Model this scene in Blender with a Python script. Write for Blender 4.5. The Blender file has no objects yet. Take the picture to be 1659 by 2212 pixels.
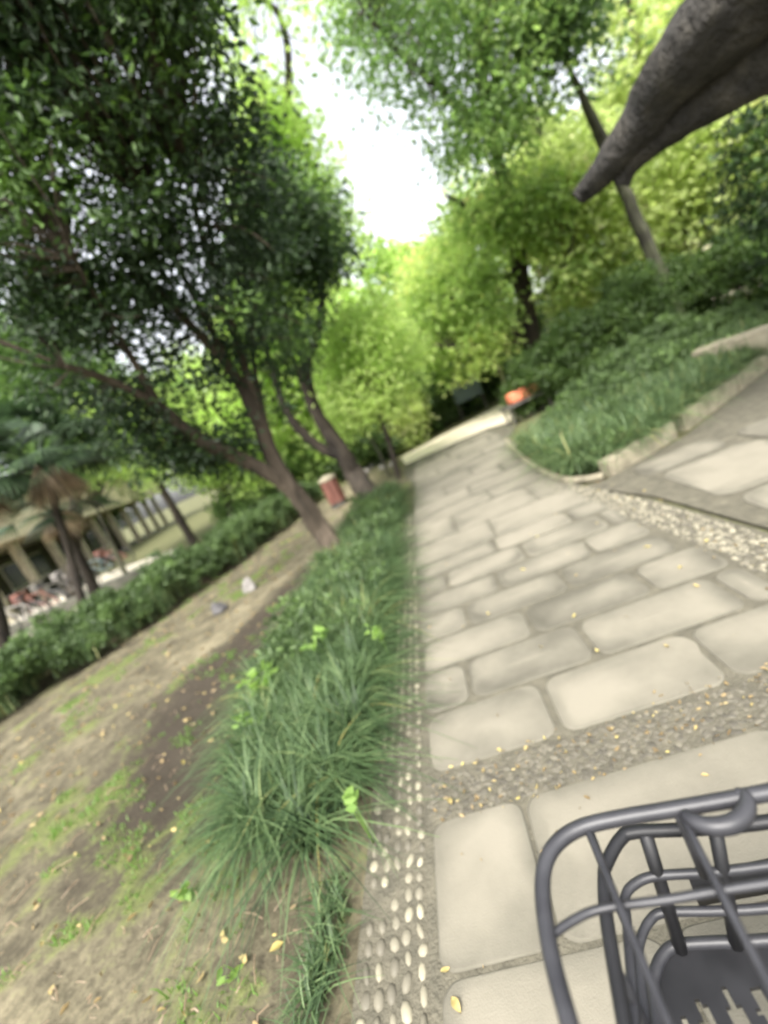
import bpy, math, random
import numpy as np
from mathutils import Vector, Matrix, noise
rng = np.random.default_rng(7); random.seed(7)
scene = bpy.context.scene
COL = scene.collection

# ------------------------------------------------------------------ camera, light, exposure
PW, PH, PF, EYE = 1659., 2212., 960., 1.38      # measuring grid laid over the photograph, focal length in its pixels, eye height
roll = math.radians(25); pitch = math.atan(207/PF); yaw = math.radians(9.4)
r0 = Vector((math.cos(yaw), math.sin(yaw), 0))
F0 = Vector((-math.sin(yaw)*math.cos(pitch), math.cos(yaw)*math.cos(pitch), -math.sin(pitch)))
u0 = Vector((-math.sin(yaw)*math.sin(pitch), math.cos(yaw)*math.sin(pitch), math.cos(pitch)))
cr, sr = math.cos(roll), math.sin(roll)
CR = cr*r0 - sr*u0; CU = sr*r0 + cr*u0
cam = bpy.data.cameras.new("camera"); camo = bpy.data.objects.new("camera", cam); COL.objects.link(camo)
camo.matrix_world = Matrix(((CR.x, CU.x, -F0.x, 0), (CR.y, CU.y, -F0.y, 0), (CR.z, CU.z, -F0.z, EYE), (0, 0, 0, 1)))
cam.sensor_fit = 'HORIZONTAL'; cam.sensor_width = 36; cam.lens = 36*PF/PW
cam.clip_start = .02; cam.clip_end = 900
cam.dof.use_dof = True; cam.dof.focus_distance = .72; cam.dof.aperture_fstop = 2.1
scene.camera = camo

SUN_EL, SUN_AZ = math.radians(54), math.radians(188)      # azimuth from +Y towards +X
world = bpy.data.worlds.new("World"); scene.world = world; world.use_nodes = True
nt = world.node_tree; bg = nt.nodes['Background']
sky = nt.nodes.new('ShaderNodeTexSky'); sky.sky_type = 'NISHITA'; sky.sun_disc = False
sky.sun_elevation = SUN_EL; sky.sun_rotation = SUN_AZ; sky.dust_density = 4; sky.air_density = 1.2
hs = nt.nodes.new('ShaderNodeHueSaturation'); hs.inputs['Saturation'].default_value = .22
nt.links.new(sky.outputs[0], hs.inputs['Color']); nt.links.new(hs.outputs[0], bg.inputs[0])
bg.inputs[1].default_value = .15
sl = bpy.data.lights.new("sun", 'SUN'); sl.energy = 2.0; sl.angle = math.radians(25); sl.color = (1, .955, .88)
so = bpy.data.objects.new("sun", sl); COL.objects.link(so)
sd = Vector((math.sin(SUN_AZ)*math.cos(SUN_EL), math.cos(SUN_AZ)*math.cos(SUN_EL), math.sin(SUN_EL)))
so.rotation_euler = sd.to_track_quat('Z', 'Y').to_euler()
so.location = sd*40
scene.view_settings.view_transform = 'Standard'; scene.view_settings.look = 'None'
scene.view_settings.gamma = 1; scene.view_settings.exposure = 1.82
try:
    scene.cycles.max_bounces = 7; scene.cycles.transparent_max_bounces = 4
except Exception: pass

# ------------------------------------------------------------------ measuring helpers
def ray(px, py):
    return (F0 + CR*((px-PW/2)/PF) - CU*((py-PH/2)/PF))
def at(px, py, d):                    # point d metres away along the sight line
    return Vector((0, 0, EYE)) + ray(px, py).normalized()*d
def gr(px, py, z=0.):                 # point on the level z
    d = ray(px, py); t = (z-EYE)/d.z
    return Vector((d.x*t, d.y*t, z))
def proj(p):
    q = np.asarray(p, float) - np.array([0, 0, EYE]); z = q @ np.array(F0)
    return PW/2 + PF*(q @ np.array(CR))/z, PH/2 - PF*(q @ np.array(CU))/z, z
def inpoly(x, y, poly):
    x = np.asarray(x); y = np.asarray(y); c = np.zeros(x.shape, bool); n = len(poly)
    for i in range(n):
        x1, y1 = poly[i]; x2, y2 = poly[(i+1) % n]
        if y1 == y2: continue
        c ^= ((y1 > y) != (y2 > y)) & (x < (x2-x1)*(y-y1)/(y2-y1)+x1)
    return c

# ------------------------------------------------------------------ materials
def newmat(name, rough=.8, spec=.3):
    m = bpy.data.materials.new(name); m.use_nodes = True
    b = m.node_tree.nodes['Principled BSDF']; b.inputs['Roughness'].default_value = rough
    b.inputs['Specular IOR Level'].default_value = spec
    return m, m.node_tree, b
def ramp(t, stops):
    r = t.nodes.new('ShaderNodeValToRGB'); e = r.color_ramp.elements
    while len(e) < len(stops): e.new(.5)
    for k, (p, c) in enumerate(stops): e[k].position = p; e[k].color = (*c, 1)
    return r
def noisemat(name, stops, scale=6, detail=6, rough=.85, bump=.3, bscale=40, spec=.3, metal=0, stretch=(1, 1, 1), dist=.02):
    m, t, b = newmat(name, rough, spec); b.inputs['Metallic'].default_value = metal
    tc = t.nodes.new('ShaderNodeTexCoord'); mp = t.nodes.new('ShaderNodeMapping'); mp.inputs['Scale'].default_value = stretch
    t.links.new(tc.outputs['Object'], mp.inputs[0])
    n = t.nodes.new('ShaderNodeTexNoise'); n.inputs['Scale'].default_value = scale; n.inputs['Detail'].default_value = detail
    t.links.new(mp.outputs[0], n.inputs['Vector'])
    r = ramp(t, stops); t.links.new(n.outputs[0], r.inputs[0]); t.links.new(r.outputs[0], b.inputs['Base Color'])
    if bump:
        n2 = t.nodes.new('ShaderNodeTexNoise'); n2.inputs['Scale'].default_value = bscale; n2.inputs['Detail'].default_value = 8
        t.links.new(mp.outputs[0], n2.inputs['Vector'])
        bp = t.nodes.new('ShaderNodeBump'); bp.inputs['Strength'].default_value = bump; bp.inputs['Distance'].default_value = dist
        t.links.new(n2.outputs[0], bp.inputs['Height']); t.links.new(bp.outputs[0], b.inputs['Normal'])
    return m
def leafmat(name, stops, trans=.45, rough=.5):
    m, t, b = newmat(name, rough, .35)
    a = t.nodes.new('ShaderNodeAttribute'); a.attribute_name = 'tint'
    r = ramp(t, stops); t.links.new(a.outputs['Fac'], r.inputs[0]); t.links.new(r.outputs[0], b.inputs['Base Color'])
    tr = t.nodes.new('ShaderNodeBsdfTranslucent'); mx = t.nodes.new('ShaderNodeMixShader'); mx.inputs[0].default_value = trans
    g = t.nodes.new('ShaderNodeHueSaturation'); g.inputs['Value'].default_value = 1.5; g.inputs['Saturation'].default_value = 1.1
    t.links.new(r.outputs[0], g.inputs['Color']); t.links.new(g.outputs[0], tr.inputs[0])
    t.links.new(b.outputs[0], mx.inputs[1]); t.links.new(tr.outputs[0], mx.inputs[2])
    t.links.new(mx.outputs[0], t.nodes['Material Output'].inputs[0])
    return m
def tintmat(name, stops, rough=.85, bump=.3, bscale=60, attr='tint', nmix=.3, nscale=9):
    m, t, b = newmat(name, rough, .25)
    a = t.nodes.new('ShaderNodeAttribute'); a.attribute_name = attr
    tc = t.nodes.new('ShaderNodeTexCoord')
    n = t.nodes.new('ShaderNodeTexNoise'); n.inputs['Scale'].default_value = nscale; n.inputs['Detail'].default_value = 9; n.inputs['Roughness'].default_value = .65
    t.links.new(tc.outputs['Object'], n.inputs['Vector'])
    s = t.nodes.new('ShaderNodeMath'); s.operation = 'SUBTRACT'; s.inputs[1].default_value = .5; t.links.new(n.outputs[0], s.inputs[0])
    k = t.nodes.new('ShaderNodeMath'); k.operation = 'MULTIPLY_ADD'; k.inputs[1].default_value = nmix*2; t.links.new(s.outputs[0], k.inputs[0]); t.links.new(a.outputs['Fac'], k.inputs[2])
    r = ramp(t, stops); t.links.new(k.outputs[0], r.inputs[0]); t.links.new(r.outputs[0], b.inputs['Base Color'])
    n2 = t.nodes.new('ShaderNodeTexNoise'); n2.inputs['Scale'].default_value = bscale; n2.inputs['Detail'].default_value = 8
    t.links.new(tc.outputs['Object'], n2.inputs['Vector'])
    bp = t.nodes.new('ShaderNodeBump'); bp.inputs['Strength'].default_value = bump; bp.inputs['Distance'].default_value = .01
    t.links.new(n2.outputs[0], bp.inputs['Height']); t.links.new(bp.outputs[0], b.inputs['Normal'])
    return m
M = {}
M['bark'] = noisemat('bark', [(.3, (.025, .02, .014)), (.55, (.08, .062, .044)), (.75, (.16, .127, .092))], 5, 8, .9, .9, 22, stretch=(1, 1, .25), dist=.04)
M['bark_dark'] = noisemat('bark_dark', [(.3, (.018, .015, .012)), (.7, (.06, .048, .036))], 5, 8, .9, .8, 20, stretch=(1, 1, .3), dist=.04)
M['bark_grey'] = noisemat('bark_grey', [(.3, (.018, .017, .016)), (.55, (.04, .037, .033)), (.75, (.075, .068, .056))], 7, 9, .95, 1, 26, stretch=(1, 1, .6), dist=.06)
M['bark_moss'] = noisemat('bark_moss', [(.35, (.035, .033, .024)), (.6, (.065, .068, .04)), (.8, (.11, .1, .075))], 4, 8, .9, .7, 20, dist=.03)
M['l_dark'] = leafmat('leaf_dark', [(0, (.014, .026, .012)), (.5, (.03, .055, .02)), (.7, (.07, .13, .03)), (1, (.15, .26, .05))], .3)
M['l_mid'] = leafmat('leaf_mid', [(0, (.05, .085, .035)), (.6, (.14, .225, .07)), (1, (.29, .39, .12))], .6)
M['l_lime'] = leafmat('leaf_lime', [(0, (.14, .2, .07)), (.45, (.36, .49, .14)), (1, (.58, .68, .28))], .65)
M['l_yellow'] = leafmat('leaf_yellow', [(0, (.13, .2, .06)), (.5, (.34, .46, .14)), (.82, (.52, .6, .22)), (1, (.64, .5, .2))], .62)
M['l_pale'] = leafmat('leaf_pale', [(0, (.13, .19, .06)), (.45, (.4, .48, .17)), (.8, (.6, .65, .32)), (1, (.68, .6, .46))], .62)
M['l_shrub'] = leafmat('leaf_shrub', [(0, (.03, .05, .022)), (.55, (.09, .14, .05)), (1, (.2, .3, .1))], .4)
M['l_hedge'] = leafmat('leaf_hedge', [(0, (.02, .038, .012)), (.6, (.06, .105, .025)), (1, (.14, .21, .05))], .4)
M['grass'] = leafmat('grass_blade', [(0, (.022, .042, .018)), (.5, (.075, .125, .05)), (.85, (.18, .25, .11)), (1, (.34, .3, .1))], .35, .5)
M['weed'] = leafmat('weed_leaf', [(0, (.1, .19, .04)), (1, (.28, .42, .11))], .5)
M['frond'] = leafmat('dry_frond', [(0, (.1, .07, .045)), (.5, (.27, .2, .13)), (1, (.42, .33, .22))], .25)
M['palm'] = leafmat('palm_leaf', [(0, (.015, .028, .014)), (1, (.06, .1, .045))], .3)
M['dry_leaf'] = leafmat('fallen_leaf', [(0, (.1, .07, .035)), (.5, (.26, .19, .09)), (.8, (.36, .29, .12)), (1, (.52, .44, .13))], .2)
M['slab'] = tintmat('paving_stone', [(0, (.066, .062, .047)), (.3, (.1, .093, .072)), (.55, (.137, .127, .099)), (.8, (.172, .158, .123)), (1, (.196, .179, .14))], .92, .22, 220, nmix=.42, nscale=4.5)
M['mortar'] = noisemat('mortar', [(.3, (.07, .065, .048)), (.6, (.105, .096, .07)), (.8, (.14, .127, .092))], 14, 8, .95, .6, 70)
M['pebble'] = tintmat('pebble', [(0, (.05, .046, .037)), (.5, (.115, .105, .08)), (1, (.31, .285, .205))], .6, .1, 60, nmix=.12)
M['concrete'] = noisemat('concrete_painted_sun', [(.3, (.5, .44, .34)), (.7, (.66, .585, .46))], 2, 8, .9, .2, 60)  # sunlight on the far road is put into this light base colour
M['pavement'] = noisemat('pavement_grey', [(.3, (.3, .28, .22)), (.7, (.45, .41, .33))], 2, 8, .9, .2, 60)
M['stone'] = noisemat('kerb_stone', [(.3, (.14, .125, .09)), (.55, (.27, .24, .17)), (.8, (.36, .32, .24))], 6, 8, .9, .5, 50)
M['rock'] = noisemat('rock_grey', [(.3, (.13, .12, .11)), (.7, (.3, .28, .26))], 5, 8, .9, .7, 20, dist=.02)
M['rock_dark'] = noisemat('rock_dark', [(.3, (.045, .043, .045)), (.7, (.13, .125, .125))], 5, 8, .9, .7, 20, dist=.02)
M['coated'] = noisemat('coated_wire', [(.3, (.016, .016, .019)), (.7, (.034, .034, .038))], 30, 5, .45, .15, 320, spec=.45, dist=.0006)
M['black'] = noisemat('black_plastic', [(.3, (.006, .006, .007)), (.7, (.016, .016, .018))], 20, 3, .5, .1, 200, spec=.4, dist=.0005)
M['orange'] = noisemat('orange_paint', [(.3, (.62, .17, .09)), (.7, (.7, .22, .12))], 6, 3, .5, 0)
M['red'] = noisemat('red_boards', [(.3, (.13, .055, .042)), (.7, (.2, .09, .068))], 6, 3, .6, .1)
M['darkmetal'] = noisemat('dark_metal', [(.3, (.05, .05, .045)), (.7, (.11, .1, .085))], 8, 3, .6, .1)
M['slate'] = noisemat('slate_board', [(.3, (.09, .12, .12)), (.7, (.13, .17, .17))], 3, 3, .7, .05)
M['plaster'] = noisemat('cream_plaster', [(.3, (.5, .42, .31)), (.7, (.64, .56, .42))], 1.2, 6, .9, .1)
M['wall_dark'] = noisemat('dark_timber', [(.3, (.05, .05, .04)), (.7, (.12, .115, .09))], 2, 6, .9, .1)  # dark grey-brown for back wall, roof and garden wall
M['window'] = newmat('window_glass', .15, .6)[0]; M['window'].node_tree.nodes['Principled BSDF'].inputs['Base Color'].default_value = (.05, .07, .08, 1)
M['white'] = noisemat('white_paint', [(.3, (.55, .54, .5)), (.7, (.7, .68, .64))], 4, 4, .7, .05)
M['pinkstone'] = noisemat('pink_render', [(.3, (.4, .25, .18)), (.7, (.55, .38, .28))], 2, 4, .9, .05)

# ------------------------------------------------------------------ object helpers
def link(o, parent=None):
    COL.objects.link(o)
    if parent: o.parent = parent
    return o
def tag(o, label=None, cat=None, group=None, kind=None):
    if label: o['label'] = label
    if cat: o['category'] = cat
    if group: o['group'] = group
    if kind: o['kind'] = kind
    return o
def empty(name, loc, label, cat, group=None):
    o = bpy.data.objects.new(name, None); o.location = loc; o.empty_display_size = .2
    return tag(link(o), label, cat, group)
def mesh(name, verts, faces, mat, parent=None, smooth=False, tint=None, dom='FACE'):
    me = bpy.data.meshes.new(name)
    v = np.asarray(verts, np.float32).reshape(-1, 3)
    if parent is not None: v = v - np.array(parent.location, np.float32)
    if isinstance(faces, np.ndarray):
        n, k = faces.shape
        me.vertices.add(len(v)); me.vertices.foreach_set('co', v.ravel())
        me.loops.add(n*k); me.loops.foreach_set('vertex_index', faces.astype(np.int32).ravel())
        me.polygons.add(n); me.polygons.foreach_set('loop_start', np.arange(0, n*k, k, dtype=np.int32))
        me.polygons.foreach_set('loop_total', np.full(n, k, np.int32))
        me.update(calc_edges=True)
    else:
        me.from_pydata([tuple(map(float, a)) for a in v], [], faces)
    if tint is not None:
        a = me.attributes.new('tint', 'FLOAT', dom); a.data.foreach_set('value', np.asarray(tint, np.float32))
    if smooth: me.polygons.foreach_set('use_smooth', [True]*len(me.polygons))
    me.materials.append(M[mat]); me.validate()
    o = bpy.data.objects.new(name, me)
    return link(o, parent)
class MB:
    def __init__(s): s.v = []; s.f = []; s.t = []
    def add(s, v, f, t=.5):
        n = len(s.v); s.v += [tuple(a) for a in v]; s.f += [tuple(i+n for i in a) for a in f]; s.t += [t]*len(f)
    def box(s, c, size, rz=0, rx=0, taper=1, bev=0):
        x, y, z = [a/2 for a in size]; vs = []
        for (sx, sy, sz) in [(-1,-1,-1),(1,-1,-1),(1,1,-1),(-1,1,-1),(-1,-1,1),(1,-1,1),(1,1,1),(-1,1,1)]:
            k = taper if sz > 0 else 1
            p = Vector((sx*x*k, sy*y*k, sz*z)); 
            p = Vector((p.x*math.cos(rz)-p.y*math.sin(rz), p.x*math.sin(rz)+p.y*math.cos(rz), p.z))
            vs.append(p+Vector(c))
        s.add(vs, [(0,3,2,1),(4,5,6,7),(0,1,5,4),(1,2,6,5),(2,3,7,6),(3,0,4,7)])
    def tube(s, pts, rad, n=10, jit=0, closed=False):
        pts = [Vector(p) for p in pts]; 
        if not hasattr(rad, '__len__'): rad = [rad]*len(pts)
        base = len(s.v); N = len(pts); up = Vector((.13, .31, .94)).normalized(); prev = None
        for i, p in enumerate(pts):
            if closed: d = pts[(i+1) % N]-pts[i-1]
            else: d = pts[min(i+1, N-1)]-pts[max(i-1, 0)]
            d = d.normalized()
            a = (prev - d*prev.dot(d)) if prev else d.cross(up)
            if a.length < 1e-4: a = d.orthogonal()
            a = a.normalized(); b = d.cross(a); prev = a
            for k in range(n):
                th = 2*math.pi*k/n; r = rad[i]
                if jit: r *= 1+jit*noise.noise(p*2.3+Vector((math.cos(th), math.sin(th), 0))*1.1)+jit*.55*noise.noise(p*7+Vector((math.cos(th), math.sin(th), .5))*1.7)
                s.v.append(tuple(p+(a*math.cos(th)+b*math.sin(th))*r))
        for i in range(N if closed else N-1):
            j = (i+1) % N
            for k in range(n):
                s.f.append((base+i*n+k, base+i*n+(k+1) % n, base+j*n+(k+1) % n, base+j*n+k)); s.t.append(.5)
        if not closed:
            s.f.append(tuple(base+k for k in range(n))[::-1]); s.f.append(tuple(base+(N-1)*n+k for k in range(n))); s.t += [.5, .5]
    def build(s, name, mat, parent=None, smooth=False, tint=False):
        return mesh(name, s.v, s.f, mat, parent, smooth, s.t if tint else None)
def smooth_pts(pts, rads, sub=6):
    P = [Vector(p) for p in pts]; out = []; ro = []
    for i in range(len(P)-1):
        a, b, c, d = P[max(i-1, 0)], P[i], P[i+1], P[min(i+2, len(P)-1)]
        for k in range(sub):
            t = k/sub
            q = .5*((2*b)+(c-a)*t+(2*a-5*b+4*c-d)*t*t+(3*b-a-3*c+d)*t**3)
            out.append(q); ro.append(rads[i]*(1-t)+rads[i+1]*t)
    out.append(P[-1]); ro.append(rads[-1])
    return out, ro
def bevel(o, w, seg=2):
    m = o.modifiers.new('bevel', 'BEVEL'); m.width = w; m.segments = seg; return o

def leaves(name, centers, dirs, sizes, ratio, mat, parent=None, tint=None, kind=None):
    """many folded diamond leaves in one mesh"""
    n = len(centers); C = np.asarray(centers); D = np.asarray(dirs)
    D = D/np.linalg.norm(D, axis=1, keepdims=True)
    R = rng.normal(size=(n, 3)); W = np.cross(D, R); W /= np.linalg.norm(W, axis=1, keepdims=True)
    Nn = np.cross(D, W); s = np.asarray(sizes)[:, None]
    v = np.empty((n, 6, 3)); w = W*s*ratio/2
    v[:, 0] = C - D*s*.5
    v[:, 1] = C - D*s*.12 + w + Nn*s*.07
    v[:, 2] = C + D*s*.2 + w*.8 + Nn*s*.05
    v[:, 3] = C + D*s*.5 - Nn*s*.1
    v[:, 4] = C + D*s*.2 - w*.8 + Nn*s*.05
    v[:, 5] = C - D*s*.12 - w + Nn*s*.07
    idx = np.arange(n)[:, None]*6
    f = np.concatenate([idx+np.array([0, 1, 2, 3]), idx+np.array([0, 3, 4, 5])])
    t = np.clip(tint, 0, 1); o = mesh(name, v.reshape(-1, 3), f, mat, parent, False, np.concatenate([t, t]))
    return o
def cluster_leaves(cc, per, rad, size, droop=.3, shade=None, ctint=None):
    """leaf centres, directions and tints round cluster centres"""
    cc = np.asarray(cc); n = len(cc)
    ct = rng.beta(2, 2.6, n) if ctint is None else ctint
    cen = np.repeat(cc, per, 0); tt = np.repeat(ct, per)
    off = rng.normal(size=cen.shape)*rad*np.array([1, 1, .6])*.6
    dr = off + rng.normal(size=cen.shape)*rad*.8; dr[:, 2] -= droop*rad*1.5
    return cen+off, dr, rng.uniform(.7, 1.25, len(cen))*size, tt*.75+rng.uniform(0, .3, len(cen))

# holes in the leaf roof through which the photograph shows bare sky
GAPS = [[(640, -60), (720, -60), (735, 100), (765, 230), (720, 320), (640, 270), (560, 210), (490, 100), (480, -60), (560, -60)],
        [(715, 280), (790, 195), (880, 255), (965, 310), (970, 520), (880, 540), (810, 550), (745, 490), (735, 390)],
        [(1185, 90), (1275, 70), (1300, 190), (1250, 310), (1180, 260)], [(740, 560), (800, 560), (790, 620), (720, 640)],
        [(100, 300), (180, 290), (250, 370), (180, 400), (110, 350)], [(920, 230), (985, 200), (1000, 260), (930, 290)],
        [(1290, 60), (1370, 20), (1340, 150), (1290, 220)], [(380, 440), (430, 460), (440, 530), (390, 510)], [(580, 650), (640, 650), (650, 700), (590, 700)], [(230, 190), (270, 190), (300, 260), (250, 240)], [(480, 470), (520, 500), (500, 540), (470, 520)], [(330, 120), (350, 110), (400, 210), (380, 220)], [(220, 560), (260, 560), (280, 610), (230, 600)], [(20, 420), (50, 430), (50, 470), (20, 460)]]
def crown_pts(poly, d0, d1, n, gapf=1.1, keep=.93, thr=-.05, lo=.25):
    cxp = sum(p[0] for p in poly)/len(poly); cyp = sum(p[1] for p in poly)/len(poly)
    """cluster centres filling the volume a crown takes up, thinned to leave gaps"""
    xs = [p[0] for p in poly]; ys = [p[1] for p in poly]; out = []
    guard = 0
    while len(out) < n and guard < n*30:
        guard += 1
        x = random.uniform(min(xs), max(xs)); y = random.uniform(min(ys), max(ys))
        wb = 1+.12*noise.noise(Vector((x/90, y/90, d0)))+.07*noise.noise(Vector((x/30, y/30, d1)))
        if not inpoly(cxp+(x-cxp)*wb, cyp+(y-cyp)*wb, poly): continue
        if random.random() < keep and any(inpoly(x, y, g) for g in GAPS): continue
        p = at(x, y, random.uniform(d0, d1))
        if p.z < lo: continue
        if noise.noise(p*gapf) < thr and random.random() < .85: continue
        out.append(p)
    return np.array([tuple(p) for p in out])
def limb(mb, pts, rads, n=10, jit=.25, sub=6):
    a, b = smooth_pts(pts, rads, sub); mb.tube(a, b, n, jit)
def twigs(mb, cc, stems, k, r=.008):
    """thin branches from the nearest stem point to some clusters"""
    S = np.array([tuple(p) for p in stems])
    for i in rng.choice(len(cc), min(k, len(cc)), replace=False):
        c = cc[i]; j = np.argmin(((S-c)**2).sum(1)); a = Vector(S[j]); b = Vector(c)
        if (b-a).length < .15: continue
        m = (a+b)/2+Vector(rng.normal(size=3)*.08*(b-a).length)+Vector((0, 0, .08*(b-a).length))
        L = (b-a).length
        limb(mb, [a, m, b], [r*(1+L*.9), r*(.8+L*.4), r*.4], 5, 0, 3)

# ------------------------------------------------------------------ ground sheet
def axis(lo, hi, f0, f1, fine):
    a = list(np.arange(f0, f1+1e-6, fine)); g = fine
    x = f0
    while x > lo: g *= 1.35; x -= g; a.insert(0, x)
    g = fine; x = f1
    while x < hi: g *= 1.35; x += g; a.append(x)
    return np.array(a)
gx = axis(-400, 400, -8, 1.5, .045); gy = axis(-300, 500, .3, 10, .045)
X, Y = np.meshgrid(gx, gy); nx, ny = len(gx), len(gy)
def fbm(x, y, s, o=0, oct=4):
    return noise.fractal(Vector((x*s, y*s, o)), .9, 2.1, oct)
V = np.zeros((ny, nx, 3)); V[..., 0] = X; V[..., 1] = Y
MOSS = np.zeros((ny, nx)); SOIL = np.zeros((ny, nx))
def bandd(x, y, pts):     # distance from a polyline
    best = np.full(x.shape, 1e9)
    for (a, b), (c, d) in zip(pts[:-1], pts[1:]):
        L = (c-a)**2+(d-b)**2; t = np.clip(((x-a)*(c-a)+(y-b)*(d-b))/L, 0, 1)
        best = np.minimum(best, np.hypot(x-a-t*(c-a), y-b-t*(d-b)))
    return best
track = bandd(X, Y, [(-2.75, 3.7), (-2.5, 4.5), (-2.2, 5.2), (-1.95, 7.0), (-2.0, 10.5)])
darkb = bandd(X, Y, [(-2.0, 1.9), (-2.3, 3.0), (-2.0, 4.2), (-1.7, 5.0)])
for j in range(ny):
    for i in range(nx):
        x, y = gx[i], gy[j]
        if -9 < x < -.4 and 0 < y < 11.5:
            a = fbm(x, y, 1.1, 3); b = fbm(x, y, 4.5, 7, 5); c = fbm(x, y, 14, 5, 3)
            V[j, i, 2] = (.035*a+.014*b+.006*c)*min(1, max(0, (-.8-x)/.3))-.006
            MOSS[j, i] = .405+.32*a+.42*b+.12*c
            SOIL[j, i] = .5+.25*b+.2*c
        else:
            V[j, i, 2] = -.012; MOSS[j, i] = .6; SOIL[j, i] = .45
SOIL += .3*np.exp(-(track/.33)**2) - .72*np.exp(-(darkb/.5)**2)+.12*np.exp(-((X+1.9)**2+(Y-1.2)**2)/.8)
MOSS -= .45*np.exp(-(track/.4)**2) + .4*np.exp(-(darkb/.4)**2)
MOSS += .3*np.exp(-((X+2.55)**2+(Y-5.6)**2)/.5) + .25*np.exp(-((X+1.8)**2+(Y-1.7)**2)/.25)+.2*np.exp(-((X+2.9)**2+(Y-2.0)**2)/.5)
ii = np.arange(ny*nx).reshape(ny, nx)
f = np.stack([ii[:-1, :-1], ii[:-1, 1:], ii[1:, 1:], ii[1:, :-1]], -1).reshape(-1, 4)
m, t, b = newmat('soil', .95, .15)
a1 = t.nodes.new('ShaderNodeAttribute'); a1.attribute_name = 'tint'; a2 = t.nodes.new('ShaderNodeAttribute'); a2.attribute_name = 'moss'
tc = t.nodes.new('ShaderNodeTexCoord'); n1 = t.nodes.new('ShaderNodeTexNoise'); n1.inputs['Scale'].default_value = 35; n1.inputs['Detail'].default_value = 9; n1.inputs['Roughness'].default_value = .75
t.links.new(tc.outputs['Object'], n1.inputs['Vector'])
def mth(t, op, a, b, c=None):
    q = t.nodes.new('ShaderNodeMath'); q.operation = op
    for k, v in enumerate((a, b, c)):
        if v is None: continue
        if isinstance(v, (int, float)): q.inputs[k].default_value = v
        else: t.links.new(v, q.inputs[k])
    return q.outputs[0]
nn = mth(t, 'SUBTRACT', n1.outputs[0], .5)
rs = ramp(t, [(.1, (.045, .037, .027)), (.4, (.083, .073, .048)), (.65, (.155, .136, .088)), (.95, (.265, .228, .15))])
t.links.new(mth(t, 'MULTIPLY_ADD', nn, 1.3, a1.outputs['Fac']), rs.inputs[0])
rm = ramp(t, [(.25, (.055, .075, .02)), (.75, (.15, .18, .05))]); t.links.new(n1.outputs[0], rm.inputs[0])
mk = t.nodes.new('ShaderNodeMapRange'); mk.inputs[1].default_value = .5; mk.inputs[2].default_value = .72; mk.inputs[4].default_value = .75
t.links.new(mth(t, 'MULTIPLY_ADD', nn, .8, a2.outputs['Fac']), mk.inputs[0])
mx = t.nodes.new('ShaderNodeMix'); mx.data_type = 'RGBA'; t.links.new(mk.outputs[0], mx.inputs[0]); t.links.new(rs.outputs[0], mx.inputs[6]); t.links.new(rm.outputs[0], mx.inputs[7])
t.links.new(mx.outputs[2], b.inputs['Base Color'])
bp = t.nodes.new('ShaderNodeBump'); bp.inputs['Strength'].default_value = .8; bp.inputs['Distance'].default_value = .02
t.links.new(n1.outputs[0], bp.inputs['Height']); t.links.new(bp.outputs[0], b.inputs['Normal'])
M['soil'] = m
go = mesh('ground', V.reshape(-1, 3), f, 'soil', smooth=True, tint=SOIL.ravel(), dom='POINT')
at2 = go.data.attributes.new('moss', 'FLOAT', 'POINT'); at2.data.foreach_set('value', MOSS.ravel().astype(np.float32))
tag(go, kind='structure')

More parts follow.
